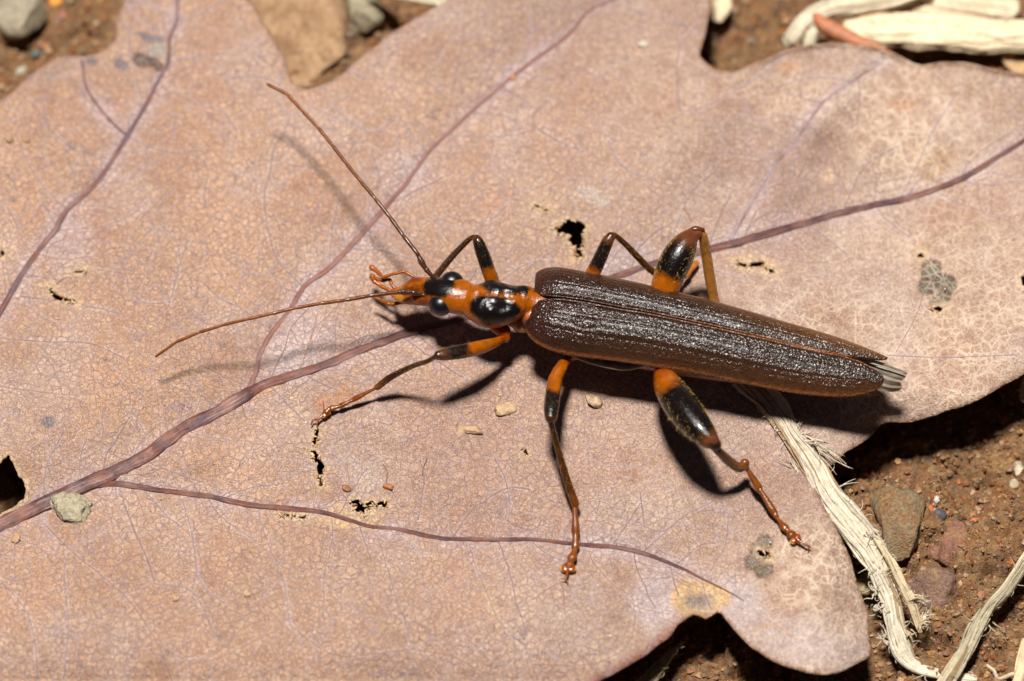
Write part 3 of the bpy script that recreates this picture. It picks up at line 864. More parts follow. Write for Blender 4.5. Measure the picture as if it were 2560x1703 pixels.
# ------------------------------------------------------------------ the soil
SOILZ = -2.3
def axis(lo, hi, step, far, fs):
    mid = np.arange(lo, hi, step)
    k = np.cumsum(fs * 1.35 ** np.arange(14)); k = k[k < far]
    return np.concatenate([lo - k[::-1] - 1e-3, mid, hi + k])
sx = axis(-14.5, 14.5, .055, 60, .3); sy = axis(-11.5, 13.0, .055, 60, .3)
SX, SY = np.meshgrid(sx, sy)
def soil_h(x, y):
    h = .9 * (fbm(x / 5.0, y / 5.0, 3, 100) - .5)
    wx = x + .25 * (fbm(x * 1.2, y * 1.2, 2, 3) - .5); wy = y + .25 * (fbm(x * 1.2 + 9, y * 1.2, 2, 4) - .5)
    d1, r1 = worley(wx * .75, wy * .75, 1); d2, r2 = worley(wx * 1.9, wy * 1.9, 2)
    d3, r3 = worley(wx * 4.4, wy * 4.4, 3); d4, r4 = worley(wx * 9.0, wy * 9.0, 4)
    h = h + .62 * r1 * np.sqrt(np.clip(1 - d1 * d1, 0, 1)) + .24 * (.3 + r2) * np.sqrt(np.clip(1 - d2 * d2 * 1.2, 0, 1))
    h = h + .12 * (.3 + r3) * np.sqrt(np.clip(1 - d3 * d3 * 1.3, 0, 1)) + .055 * (.2 + r4) * np.sqrt(np.clip(1 - d4 * d4 * 1.4, 0, 1))
    return h, r2, r3, r4, r1
SH, r2, r3, r4, r1 = soil_h(SX, SY)
V = np.stack([SX, SY, SH + SOILZ], -1).reshape(-1, 3)
ny, nx = SX.shape
idx = np.arange(nx * ny).reshape(ny, nx)
sf = np.stack([idx[:-1, :-1], idx[:-1, 1:], idx[1:, 1:], idx[1:, :-1]], -1).reshape(-1, 4)
pal = np.array([[.36, .19, .085], [.30, .145, .06], [.42, .25, .12], [.25, .115, .055], [.34, .22, .13], [.40, .19, .08], [.28, .17, .11], [.46, .30, .16]])
c = pal[(r3 * 7.99).astype(int)] * .55 + pal[(r4 * 7.99).astype(int)] * .25 + pal[(r2 * 7.99).astype(int)] * .2
c = c * (.7 + .5 * fbm(SX * 3, SY * 3, 3, 9))[..., None] * np.array([.60, .55, .45])
soil = link("soil", mesh_np("soil", V, sf, cols=c.reshape(-1, 3)), M_soil)
soil["kind"] = "structure"


def soil_at(u, v):
    """point of the soil surface seen at u, v"""
    h = SOILZ + .3
    for _ in range(6):
        p = U(u, v, h)
        h = float(soil_h(np.array([[p[0]]]), np.array([[p[1]]]))[0][0, 0]) + SOILZ
    return p, h


# ico base
def ico(sub):
    import bmesh
    bm = bmesh.new(); bmesh.ops.create_icosphere(bm, subdivisions=sub, radius=1.0)
    V = np.array([v.co[:] for v in bm.verts]); F = [[v.index for v in f.verts] for f in bm.faces]
    bm.free(); return V, F
I1 = ico(1); I2 = ico(2); I3 = ico(3); I4 = ico(4)
g = np.random.RandomState(3)


def lump(base, rad, rough=.25, seed=0, freq=1.4, squash=(1, 1, 1), facets=0):
    V = base[0].copy(); rs = np.random.RandomState(seed)
    if facets:
        for _ in range(facets):
            n = rs.normal(size=3); n /= np.linalg.norm(n)
            dd = V @ n; lim = .55 + .3 * rs.rand()
            V = V - np.outer(np.clip(dd - lim, 0, None), n)
    o = rs.rand(3) * 50
    f = fbm(V[:, 0] * freq + o[0] + V[:, 2] * 1.3, V[:, 1] * freq + o[1] - V[:, 2] * .9, 3, seed)
    V = V * (1 + rough * (f - .5) * 2)[:, None]
    return V * np.array(squash) * rad


def rotz(V, a):
    c, s = math.cos(a), math.sin(a)
    return V @ np.array([[c, s, 0], [-s, c, 0], [0, 0, 1]])


gr = MB()
gp = [(.45, .28, .13), (.36, .18, .08), (.26, .12, .06), (.50, .36, .20), (.40, .30, .20), (.30, .16, .10), (.55, .22, .07), (.22, .17, .13), (.50, .38, .24), (.34, .24, .16)]
n_ok = 0
cand_u = g.rand(46000) * 2700 - 70; cand_v = g.rand(46000) * 1850 - 70
ins = inside(cand_u, cand_v, outline)
de = seg_dist(cand_u.astype(np.float32), cand_v.astype(np.float32), outline[::3], True)
sel = (~ins) | (de < 60)
cu2 = cand_u[sel]; cv2 = cand_v[sel]
pp = U(cu2, cv2, SOILZ + .35)
hh2 = soil_h(pp[:, 0][None], pp[:, 1][None])[0][0]
for i in range(len(cu2)):
    s_ = .028 + .085 * g.rand() ** 3.2
    V = lump(I1, s_, .9, i % 97, 1.9, (1, .55 + .5 * g.rand(), .45 + .4 * g.rand()), 4)
    V = rotz(V, g.rand() * 6.28) + np.array([pp[i, 0], pp[i, 1], SOILZ + hh2[i] + s_ * .2])
    gr.add(V, I1[1], np.array(gp[int(g.rand() ** 1.7 * 9.99)]) * np.array([.68, .56, .44]) * (.6 + .6 * g.rand()))
grains = gr.build("soil_grain", M_grain, smooth=False)
grains["kind"] = "stuff"
grains["label"] = "loose brown soil grains around the dry leaf"

# ------------------------------------------------------------------ pebbles and crumbs
def pebble(name, label, cat, u, v, ru, rv, col, z=None, facets=5, base=None, rough=.14, ang=0, rz=None, mat=None, group=None, col2=None, sink=.35):
    base = base or I4
    if z is None:
        p, h = soil_at(u, v)
    else:
        h = z; p = U(u, v, h)
    rz = rz or min(ru, rv) * .75
    V = lump(base, 1.0, rough, int(u * 7 + v), 1.6, (ru / 100, rv / 88, rz / 100), facets)
    V = rotz(V, R(ang))
    V = V + np.array([p[0], p[1], h + rz / 100 * (1 - 2 * sink)])
    o_ = np.array(col)
    f = fbm(V[:, 0] * 4, V[:, 1] * 4, 4, int(u))[:, None]
    c2 = np.array(col2 if col2 is not None else o_ * .6)
    C_ = o_ * (1 - np.clip(f * 2.4 - .8, 0, 1)) + c2 * np.clip(f * 2.4 - .8, 0, 1)
    # fine relief on the lump itself
    d = (fbm(V[:, 0] * 9, V[:, 1] * 9 + V[:, 2] * 5, 3, 5) - .5)[:, None]
    cen = V.mean(0)
    V = V + (V - cen) * d * (.30 if name == 'soil_crumb' else .12)
    o = link(name, mesh_np(name, V, np.array(base[1]), cols=C_), mat or M_stone)
    return tag(o, label, cat, group or ('crumbs lying on the leaf' if name == 'soil_crumb' else 'pebbles in the soil' if name == 'pebble' else 'large stones in the soil' if name == 'stone' else None))


pebble("pebble", "grey green flat stone in the blurred soil at the leaf's upper left corner", "pebble", 55, 45, 78, 66, (.33, .27, .18), facets=5, col2=(.25, .20, .14))
pebble("pebble", "bright orange grain in the soil just right of the grey green corner stone", "grain", 140, 4, 17, 15, (.85, .30, .04), base=I3, col2=(.9, .35, .05), facets=3)
pebble("pebble", "small dull red grain below the bright orange grain, left of the leaf lobe", "grain", 154, 40, 14, 12, (.5, .2, .12), base=I3)
pebble("pebble", "dark grey oval pebble in the soil near the white glint on the leaf edge", "pebble", 92, 138, 18, 12, (.12, .13, .12), base=I3)
pebble("pebble", "pale sliver-like pebble beside the leaf edge at far left", "pebble", 52, 178, 17, 9, (.55, .50, .38), base=I3, ang=30)
pebble("pebble", "rounded grey green pebble between the two upper leaf lobes, largest there", "pebble", 903, 34, 60, 56, (.33, .28, .18), facets=4, col2=(.26, .21, .13))
pebble("pebble", "small pinkish brown pebble touching the left of the rounded grey green pebble", "pebble", 826, 42, 28, 22, (.42, .29, .20), base=I3, facets=4)
pebble("pebble", "tiny white round pebble at the top edge between the leaf lobes", "pebble", 784, 4, 12, 11, (.62, .56, .42), base=I3)
pebble("soil_slab", "flat tan slab of soil filling the notch between the two upper lobes", "soil slab", 735, 90, 150, 170, (.42, .26, .14), rough=.28, facets=5, rz=48, col2=(.24, .13, .06), mat=M_soil, sink=.5)
pebble("stone", "large olive brown stone in the soil right of the frayed straw", "stone", 2246, 1308, 72, 98, (.22, .16, .09), facets=7, col2=(.26, .13, .05), rz=50, mat=M_soil, rough=.3, sink=.55)
pebble("stone", "flat reddish stone right of the large olive brown stone", "stone", 2372, 1352, 58, 56, (.24, .11, .07), facets=8, rz=36, col2=(.27, .14, .07), mat=M_soil, rough=.3, sink=.55)
pebble("stone", "purplish rough stone below the reddish stone and right of the frayed straw", "stone", 2330, 1462, 72, 62, (.21, .12, .09), facets=6, rz=42, col2=(.27, .16, .09), rough=.4, mat=M_soil, sink=.55)
pebble("pebble", "round orange red grain on the soil right of the reddish stone", "grain", 2438, 1308, 15, 17, (.55, .14, .05), base=I3, facets=2, col2=(.5, .13, .06))
pebble("pebble", "small orange grain beside the slate dark chip", "grain", 2330, 1273, 11, 9, (.6, .17, .05), base=I3)
pebble("pebble", "slate dark chip beside the small orange grain", "grain", 2350, 1288, 17, 16, (.10, .09, .10), base=I3, facets=5)
pebble("pebble", "white glassy grain above the slate dark chip", "grain", 2343, 1250, 8, 11, (.6, .55, .5), base=I3)
pebble("pebble", "cream angular pebble by the right edge of the photo, upper of two", "pebble", 2547, 1176, 17, 24, (.58, .48, .34), base=I3, facets=5)
pebble("pebble", "tan rounded pebble just below the cream angular one at the right edge", "pebble", 2536, 1212, 14, 14, (.42, .33, .21), base=I3)
pebble("pebble", "yellow tan pebble wedged between the leaf's lower right lobe and the frayed straw", "pebble", 2163, 1468, 24, 28, (.50, .36, .17), base=I3, facets=4, rz=30, z=-1.6)

# crumbs lying on the leaf
def on_leaf(name, label, u, v, ru, rv, col, **k):
    h = float(hleaf(np.array([u]), np.array([v]))[0])
    k.setdefault("rough", .5)
    return pebble(name, label, "soil crumb", u, v, ru, rv, np.array(col) * np.array([1.05, 1.0, .9]), z=h, sink=k.pop("sink", .38), **k)


on_leaf("soil_crumb", "knobbly grey clod of dried soil on the midrib at lower left", 176, 1272, 56, 40, (.34, .31, .24), rough=.38, facets=6, rz=19, col2=(.42, .35, .23), mat=M_soil)
on_leaf("soil_crumb", "small round tan bead below the midrib near the left edge", 40, 1350, 12, 11, (.48, .29, .18), base=I3, rz=11)
on_leaf("soil_crumb", "flat tan chip on the blade right of the front foot's shadow", 1264, 1022, 27, 17, (.52, .36, .22), base=I3, facets=5, rz=6, ang=15)
on_leaf("soil_crumb", "low ragged crumb left of and below the flat tan chip", 1165, 1076, 30, 13, (.48, .32, .20), base=I3, rough=.9, rz=6)
on_leaf("soil_crumb", "pale crumb in the beetle's shadow by the middle leg", 1482, 1006, 22, 16, (.5, .36, .24), base=I3, rough=.5, rz=12)
on_leaf("soil_crumb", "small brown crumb on the blade at upper left, left one of a pair", 25, 350, 12, 9, (.40, .26, .15), base=I3, rz=8)
on_leaf("soil_crumb", "small brown crumb on the blade at upper left, right one of a pair", 66, 352, 9, 7, (.42, .26, .14), base=I3, rz=7)
on_leaf("soil_crumb", "pale grey speck on the upper middle lobe", 1610, 113, 16, 10, (.55, .50, .42), base=I3, rz=5)
on_leaf("soil_crumb", "tiny orange grain lying on the upper middle vein", 1283, 198, 6, 8, (.6, .27, .12), base=I3, rz=8)
on_leaf("soil_crumb", "small crumb below the vein crossing at lower left of the blade", 437, 1498, 10, 7, (.45, .30, .17), base=I3, rz=8)
on_leaf("soil_crumb", "pale crumb on the lower blade right of the small dark-shadowed crumb", 617, 1485, 10, 8, (.52, .36, .22), base=I3, rz=7)
on_leaf("soil_crumb", "square orange brown bit right of the ragged hole below the midrib", 975, 1218, 17, 8, (.42, .17, .06), base=I3, facets=6, rz=9, ang=-10)
on_leaf("soil_crumb", "dark orange brown bit left of the ragged hole below the midrib", 868, 1222, 13, 7, (.34, .14, .05), base=I3, facets=6, rz=8, ang=-20)
dust = MB()
for i in range(420):
    u_, v_ = g.rand() * 2560, g.rand() * 1703
    if not inside(np.array([u_]), np.array([v_]), outline)[0] or any(inside(np.array([u_]), np.array([v_]), q)[0] for q in holes): continue
    h = float(hleaf(np.array([u_]), np.array([v_]))[0]); p = U(u_, v_, h)
    s_ = .012 + .028 * g.rand() ** 3
    dust.add(rotz(lump(I1, s_, .5, i, 1.5, (1, .8, .6)), g.rand() * 6) + p + np.array([0, 0, s_ * .4]), I1[1], np.array([(.5, .34, .22), (.62, .52, .44), (.36, .2, .12), (.7, .64, .6)][i % 4]))
du = dust.build("leaf_dust", M_grain); du["kind"] = "stuff"; du["label"] = "fine pale dust specks scattered over the dry leaf"

# ------------------------------------------------------------------ straw and fibres
def straw(name, label, rows, col, strands=18, fray=(), hairs=20, flat=.5, seed=1, spread=1.0, cat="straw", core=True, splits=None):
    """rows (u, v, h, halfwidth px): a stalk with long fibres lying along it and frayed ends"""
    rs = np.random.RandomState(seed)
    t_ = thing(name, label, cat, 'pale straws above the leaf' if name == 'straw_stalk' else None)
    rows = np.asarray(rows, float)
    n = max(16, int(np.linalg.norm(np.diff(rows[:, :2], axis=0), axis=1).sum() / 9))
    r = catmull(rows, n)
    C = U(r[:, 0], r[:, 1], r[:, 2])
    W_ = r[:, 3] / 100
    wob = (fbm(np.arange(n) / 5., np.zeros(n) + seed, 3, seed) - .5)
    col = np.array(col)
    if core:
        V, F = sweep3(C, W_ * (.88 + .3 * wob), W_ * flat, 22, True, .12, seed)
        cc = np.tile(col, (len(V), 1)) * (.8 + .4 * fbm(V[:, 0] * 2.5, V[:, 1] * 2.5, 4, seed))[:, None]
        link("stalk", mesh_np("stalk", V, F, cols=cc), M_straw, t_)
    T = np.gradient(C, axis=0); T /= np.linalg.norm(T, axis=1)[:, None]
    S = np.cross(T, [0, 0, 1.]); S /= np.linalg.norm(S, axis=1)[:, None]
    mb = MB()
    for k in range(strands):
        a0 = rs.randint(0, max(1, int(n * .75))); a1 = min(n - 1, a0 + int(n * (.2 + .6 * rs.rand())))
        if a1 - a0 < 4: continue
        ii_ = np.arange(a0, a1 + 1)
        off = (rs.rand() * 2 - 1) * .95 * spread
        drift = np.linspace(0, (rs.rand() - .5) * .5, len(ii_))
        o2 = np.clip(off + drift + .35 * (fbm(ii_ / 6.0, ii_ * 0 + k * 3.1, 2, seed) - .5), -1.15, 1.25)
        up = flat * np.sqrt(np.clip(1 - o2 ** 2, 0.02, 1)) * W_[ii_] + .012
        P_ = C[ii_] + S[ii_] * (o2 * W_[ii_])[:, None] + np.stack([0 * up, 0 * up, up], 1)
        rad = (.012 + .03 * rs.rand()) * np.sin(np.linspace(.15, math.pi - .15, len(ii_))) ** .4
        V, F = sweep3(P_, rad * 1.4, rad * .7, 6, True, .2, k, False)
        mb.add(V, F, col * (np.array([.55, .42, .28]) if rs.rand() < .16 else .75 + .5 * rs.rand()))
    def hair(p0, d, ln, rad, curl, cl):
        m = 9; P_ = [np.array(p0, float)]; d = np.array(d, float); d /= np.linalg.norm(d)
        ax = rs.normal(size=3) * curl
        for q in range(m):
            d = d + np.cross(ax, d) / m + np.array([0, 0, -.02]); d /= np.linalg.norm(d)
            P_.append(P_[-1] + d * ln / m)
        rr = rad * np.linspace(1, .3, m + 1)
        V, F = sweep3(np.array(P_), rr, rr, 5, True, 0, 0, False)
        mb.add(V, F, cl)
    for k in range(hairs):
        i = rs.randint(1, n - 1); sg = rs.choice([-1, 1])
        p0 = C[i] + S[i] * sg * W_[i] * .9 + np.array([0, 0, W_[i] * flat * rs.rand() * .6])
        d = S[i] * sg + T[i] * rs.normal() * .9 + np.array([0, 0, rs.rand() * .7])
        hair(p0, d, .08 + .30 * rs.rand() ** 2, .010 + .006 * rs.rand(), 1.8, col * (.9 + .3 * rs.rand()))
    for (fu, fv_, fh, du_, dv_, cnt_, ln, curl) in fray:
        p0 = U(fu, fv_, fh); p1 = U(fu + du_, fv_ + dv_, fh + .15)
        dd = p1 - p0
        for q in range(cnt_):
            hair(p0 + rs.normal(size=3) * .06 * np.array([1, 1, .3]), dd / np.linalg.norm(dd) + rs.normal(size=3) * .22, ln * (.5 + .6 * rs.rand()), .013 + .014 * rs.rand(), curl, col * (.85 + .3 * rs.rand()))
    f = mb.build("fibre", M_straw, t_)
    f["kind"] = "stuff"
    return t_


SC = (.64, .55, .41)
straw("frayed_straw", "long pale frayed straw running from under the beetle's tail to the lower right soil",
      [(1850, 925, .35, 46), (1903, 974, .35, 43), (1944, 1027, .32, 34), (1966, 1062, .3, 28), (1985, 1095, .3, 25), (2040, 1175, .25, 29), (2071, 1238, .15, 31), (2115, 1294, .0, 37), (2168, 1364, -.3, 36),
       (2205, 1425, -.55, 34)], SC, strands=34, hairs=70, flat=.42, seed=4,
      fray=[(2006, 1085, .35, 60, 20, 5, .5, 1.2), (2010, 1095, .35, 90, 55, 9, 1.1, .5), (2040, 1120, .35, 100, 60, 7, 1.2, .5), (2000, 1062, .35, 60, 10, 3, .45, 3.0),
            (2085, 1235, .1, 45, -60, 5, .7, .8), (1990, 1170, .25, -45, -60, 5, .6, .6), (2010, 1180, .2, -50, -70, 4, .7, .5), (2175, 1330, 0, 50, 50, 6, .4, 1.5)])
straw("split_straw", "split shredded pale straw with tangled fibres, just below the end of the long frayed straw",
      [(2170, 1375, -.35, 22), (2195, 1430, -.55, 24), (2225, 1500, -.8, 24), (2238, 1570, -1.0, 24), (2255, 1625, -1.25, 26), (2285, 1665, -1.45, 15), (2360, 1688, -1.5, 11), (2440, 1698, -1.55, 9)], (.62, .54, .41), strands=40, hairs=60, flat=.45, seed=9,
      fray=[(2190, 1460, -.7, -30, 60, 9, .75, 2.5), (2195, 1480, -.7, -20, 60, 14, .55, 4.0), (2200, 1520, -.8, -10, 50, 12, .5, 4.5), (2290, 1500, -.9, 60, 10, 8, .5, .8), (2300, 1550, -1.0, 50, -30, 12, .4, 1.2),
            (2230, 1610, -1.1, -50, -40, 6, .6, .8), (2222, 1590, -1.1, -10, 40, 4, .4, 1)])
straw("straw_strip", "narrow curled strip of straw alongside the split straw, ending in a torn tuft",
      [(2190, 1345, -.1, 9), (2225, 1400, -.3, 12), (2255, 1460, -.55, 15), (2275, 1500, -.75, 14), (2290, 1545, -.95, 9), (2302, 1580, -1.05, 6)], (.60, .48, .30), strands=12, hairs=26, flat=.35, seed=13,
      fray=[(2278, 1500, -.7, 50, -6, 8, .5, .5), (2300, 1560, -.95, 30, -25, 10, .3, 1.2), (2270, 1580, -.95, 25, 0, 8, .3, 1.5)])
straw("dry_stem", "grey beige dry stem standing diagonal in the lower right corner",
      [(2600, 1345, -.9, 17), (2560, 1408, -.95, 18), (2516, 1474, -1.05, 19), (2474, 1519, -1.1, 18), (2442, 1570, -1.15, 20), (2410, 1635, -1.2, 19), (2372, 1697, -1.25, 18), (2340, 1760, -1.3, 18)], (.44, .37, .24), strands=26, hairs=20, flat=.55, seed=21,
      fray=[(2410, 1620, -1.1, 12, -70, 3, .75, .3), (2540, 1430, -.9, 6, -50, 5, .5, .6), (2478, 1560, -1.1, 30, 60, 3, .9, -.8)])
straw("straw_sliver", "slender pale straw sliver under the leaf's bottom edge, left of the notch",
      [(1712, 1604, -.9, 2), (1690, 1620, -.95, 7), (1664, 1650, -1.0, 14), (1632, 1690, -1.1, 22), (1590, 1740, -1.2, 26)], (.52, .40, .25), strands=12, hairs=8, flat=.3, seed=25)
straw("straw_chip", "flat tan straw chip cut by the bottom right corner of the photo",
      [(2570, 1600, -1.2, 16), (2560, 1660, -1.25, 22), (2548, 1730, -1.3, 26)], (.62, .46, .27), strands=4, hairs=2, flat=.25, seed=27)
straw("root_fibre", "thin pale curled root fibres on the soil near the bottom right corner",
      [(2468, 1664, -1.5, 4), (2486, 1678, -1.45, 5), (2496, 1700, -1.5, 5), (2530, 1688, -1.45, 4), (2560, 1686, -1.5, 4)], (.56, .45, .3), strands=4, hairs=6, flat=.8, seed=29, cat="root")
straw("straw_end", "cream straw end at the right edge below the leaf", [(2600, 900, -1.0, 18), (2566, 960, -1.1, 15), (2562, 1000, -1.15, 12)], (.62, .54, .4), strands=6, hairs=3, flat=.6, seed=31)
# blurred straw behind the leaf, top right
straw("straw_stalk", "broad cream straw lying level above the leaf's right lobe, out of focus",
      [(2118, 58, -.9, 22), (2160, 72, -.85, 46), (2260, 76, -.8, 58), (2400, 86, -.8, 56), (2500, 92, -.8, 54), (2640, 92, -.8, 50)], (.80, .64, .42), strands=10, hairs=2, flat=.35, seed=41)
straw("straw_stalk", "cream straw at the top right edge above the broad level straw",
      [(2340, 0, -1.0, 26), (2420, 10, -1.0, 32), (2520, 18, -1.0, 30), (2540, 20, -1.0, 28)], (.72, .56, .38), strands=8, hairs=2, flat=.35, seed=43)
straw("straw_stalk", "fibrous whitish straw slanting down to the leaf edge left of the red twig",
      [(2330, -30, -.6, 16), (2240, -5, -.6, 26), (2150, 12, -.6, 28), (2070, 22, -.65, 24), (2012, 52, -.7, 20), (1985, 88, -.8, 20), (1965, 105, -.95, 18)], (.70, .60, .44), strands=24, hairs=16, flat=.4, seed=45)
straw("straw_stalk", "tan straw between the cream straws above the broad level one, top right",
      [(2220, 20, -1.15, 20), (2290, 24, -1.1, 34), (2370, 40, -1.1, 30), (2480, 50, -1.1, 22)], (.66, .50, .33), strands=6, hairs=1, flat=.35, seed=44)
straw("straw_stalk", "short whitish fibrous tuft between the slanting straw and the red twig",
      [(2045, 60, -.7, 8), (2028, 90, -.8, 13), (2018, 125, -1.0, 12)], (.66, .58, .42), strands=12, hairs=14, flat=.5, seed=46)
straw("straw_stalk", "cream chip of straw at the top edge just right of the middle lobe",
      [(1790, -30, -1.3, 26), (1805, 10, -1.3, 34), (1790, 50, -1.4, 20)], (.70, .54, .34), strands=4, hairs=1, flat=.3, seed=47)
straw("straw_stalk", "pale straw at the top edge casting a dark shadow left of the middle lobe",
      [(930, -34, -.5, 20), (1000, -16, -.4, 20), (1080, -6, -.4, 20), (1150, 6, -.4, 18)], (.55, .48, .33), strands=5, hairs=1, flat=.5, seed=48)
straw("straw_stalk", "tan brown scrap under the leaf's rolled upper edge at far right",
      [(2515, 120, -1.2, 16), (2530, 160, -1.25, 24), (2600, 190, -1.3, 40)], (.46, .29, .14), strands=2, hairs=0, flat=.3, seed=49)
V, F = sweep([(2040, 42, -.62, .12, .12), (2060, 62, -.6, .2, .17), (2100, 84, -.6, .22, .18), (2150, 106, -.6, .17, .15), (2200, 124, -.6, .1, .1), (2240, 140, -.65, .04, .04)], 16, 30)
tag(link("red_twig", mesh_np("red_twig", V, F), M_twig), "short reddish brown twig poking out above the leaf's upper right edge", "twig")

# ------------------------------------------------------------------ the beetle
ORG = np.array([.32, .078, .0015]); ORD = np.array([.24, .040, .001]); BLK = np.array([.006, .004, .0035]); BRN = np.array([.10, .035, .012])
beetle = thing("beetle", "slender orange and black beetle with long dark brown wing cases standing on the dry leaf", "beetle")


def paint_px(V, base, patches):
    """colour pattern of a shell; patches (polygon in photo positions, colour, soft px)"""
    u, v = PRJ(V)
    C_ = np.tile(base, (len(V), 1)) if np.ndim(base) == 1 else base.copy()
    for poly, col, soft in patches:
        d = seg_dist(u.astype(np.float32), v.astype(np.float32), poly, True)
        ins_ = inside(u, v, poly)
        sdv = np.where(ins_, d, -d) + (fbm(u / 7, v / 7, 3, 3) - .5) * 13
        m = np.clip((sdv + 3) / soft + .5, 0, 1)[:, None]
        C_ = C_ * (1 - m) + np.array(col) * m
    return C_


# hidden body under the wing cases
V, F = sweep([(1335, 785, 1.65, .42, .35), (1400, 806, 1.42, .78, .52), (1500, 822, 1.36, .86, .58), (1650, 850, 1.34, .86, .55), (1850, 893, 1.2, .72, .45), (2050, 930, 1.12, .5, .32), (2170, 950, 1.15, .26, .2)], 24, 60)
link("abdomen", mesh_np("abdomen", V, F, cols=np.tile((.20, .075, .03), (len(V), 1))), M_body, beetle)
# pronotum
prow = [(1168, 742, 1.80, .24, .20), (1178, 747, 1.83, .42, .34), (1196, 754, 1.86, .54, .44), (1221, 760, 1.88, .62, .50), (1250, 761, 1.9, .585, .48), (1279, 757, 1.9, .48, .43), (1303, 750, 1.88, .37, .37), (1314, 749, 1.86, .35, .35)]
V, F = sweep(prow, 48, 70)
u_, v_ = PRJ(V)
# waist of the shell: two shallow dents
dent = np.exp(-(((u_ - 1262) / 20) ** 2 + ((v_ - 768) / 14) ** 2)) * .07 + np.exp(-(((u_ - 1240) / 60) ** 2 + ((v_ - 737) / 9) ** 2)) * .05
V[:, 2] -= dent * (V[:, 2] > 1.95)
V[:, 2] += (fbm(V[:, 0] * 5, V[:, 1] * 5, 3, 4) - .5) * .10
pc = paint_px(V, ORG, [([(1172, 758), (1184, 748), (1206, 742), (1236, 740), (1262, 745), (1282, 757), (1300, 770), (1304, 778), (1290, 790), (1262, 802), (1238, 812), (1216, 815), (1200, 800), (1180, 784)], BLK, 7),
                       ([(1188, 706), (1205, 716), (1222, 726), (1245, 731), (1275, 733), (1316, 735), (1322, 718), (1290, 708), (1262, 700), (1225, 694), (1190, 696)], BLK * 1.5, 6)])
link("pronotum", mesh_np("pronotum", V, F, cols=pc), M_body, beetle)
# collar between pronotum and wing cases
V, F = sweep([(1306, 752, 1.80, .34, .32), (1330, 756, 1.84, .37, .33), (1352, 762, 1.88, .40, .33), (1385, 770, 1.85, .42, .3)], 28, 24)
link("collar", mesh_np("collar", V, F, cols=paint_px(V, ORG * .9, [([(1300, 722), (1324, 716), (1345, 718), (1340, 728), (1315, 732)], BRN, 6)])), M_body, beetle)
V, F = sweep([(1285, 800, 1.35, .2, .2), (1300, 803, 1.3, .3, .25), (1325, 806, 1.3, .26, .25)], 20, 14)
link("throat_plate", mesh_np("throat_plate", V, F, cols=np.tile((.36, .20, .07), (len(V), 1))), M_body, beetle)
V, F = sweep([(1330, 778, 2.05, .05, .05), (1322, 790, 2.0, .08, .07), (1316, 798, 1.95, .05, .05)], 12, 12)
link("shoulder_knob", mesh_np("shoulder_knob", V, F, cols=np.tile((.42, .11, .04), (len(V), 1))), M_leg, beetle)

# head
hrow = [(1184, 744, 1.78, .34, .30), (1168, 744, 1.80, .43, .36), (1150, 742, 1.80, .46, .38), (1130, 738, 1.80, .45, .38), (1108, 733, 1.76, .42, .36), (1085, 730, 1.68, .38, .32), (1062, 729, 1.60, .38, .27), (1040, 728, 1.52, .38, .23), (1020, 733, 1.42, .31, .18), (1004, 736, 1.36, .24, .13), (992, 737, 1.32, .16, .09)]
V, F = sweep(hrow, 48, 80)
hc = paint_px(V, ORG, [([(1004, 722), (1030, 716), (1052, 722), (1040, 732), (1010, 734)], ORD * .45, 14), ([(1040, 752), (1066, 748), (1072, 762), (1050, 772)], ORD * .7, 12), ([(1060, 716), (1070, 702), (1090, 694), (1120, 690), (1135, 700), (1136, 716), (1128, 726), (1118, 736), (1106, 742), (1084, 742), (1066, 736)], BLK, 7),
                       ([(1020, 685), (1050, 685), (1050, 700), (1030, 706), (1012, 700)], ORD * .6, 12), ([(985, 700), (1004, 700), (1006, 765), (985, 765)], (.40, .17, .02), 10)])
head = link("head", mesh_np("head", V, F, cols=hc), M_body, beetle)
for (a, b, h_) in ((1102, 762, 1.76), (1130, 707, 1.84)):
    p = U(a, b, h_)
    Ve = I4[0] * np.array([.30, .285, .28]) + p
    link("eye", mesh_np("eye", Ve, np.array(I4[1])), M_eye, head)


def limb(name, rows, colf, parent, sides=14, n=None, mat=None):
    V, F = sweep(rows, sides, n)
    u, v = PRJ(V)
    return link(name, mesh_np(name, V, F, cols=colf(u, v, V)), mat or M_leg, parent)


def flatc(c): return lambda u, v, V: np.tile(c, (len(u), 1)) * (.85 + .3 * fbm(u / 9, v / 9, 2, 4))[:, None]


def segs(name, pts, col, parent, gap=.85):
    """jointed chain: every joint pinches; rows (u,v,h,r)"""
    mb = MB(); pts = np.array(pts, float)
    if name == 'antenna': pts[:, 3] *= 1.22
    if name == 'palp': pts[:, 3] *= .85
    for a, b in zip(pts[:-1], pts[1:]):
        m = (a + b) / 2
        rows = [(*a[:3], a[3] * gap, a[3] * gap), (*(a[:3] * .85 + b[:3] * .15), a[3], a[3]), (*m[:3], (a[3] + b[3]) / 2, (a[3] + b[3]) / 2), (*(a[:3] * .12 + b[:3] * .88), b[3] * 1.12, b[3] * 1.12), (*b[:3], b[3] * gap, b[3] * gap)]
        V, F = sweep(rows, 9, 9)
        c = col(m[0], m[1]) if callable(col) else col
        mb.add(V, F, c)
    return mb.build(name, M_leg, parent)


# antennae: eleven joints each
def resamp(poly, n):
    q = catmull(np.array(poly, float), 200)
    s = np.concatenate([[0], np.cumsum(np.linalg.norm(np.diff(q[:, :2], axis=0), axis=1))])
    t = np.linspace(0, s[-1], n)
    return np.stack([np.interp(t, s, q[:, k]) for k in range(q.shape[1])], 1)


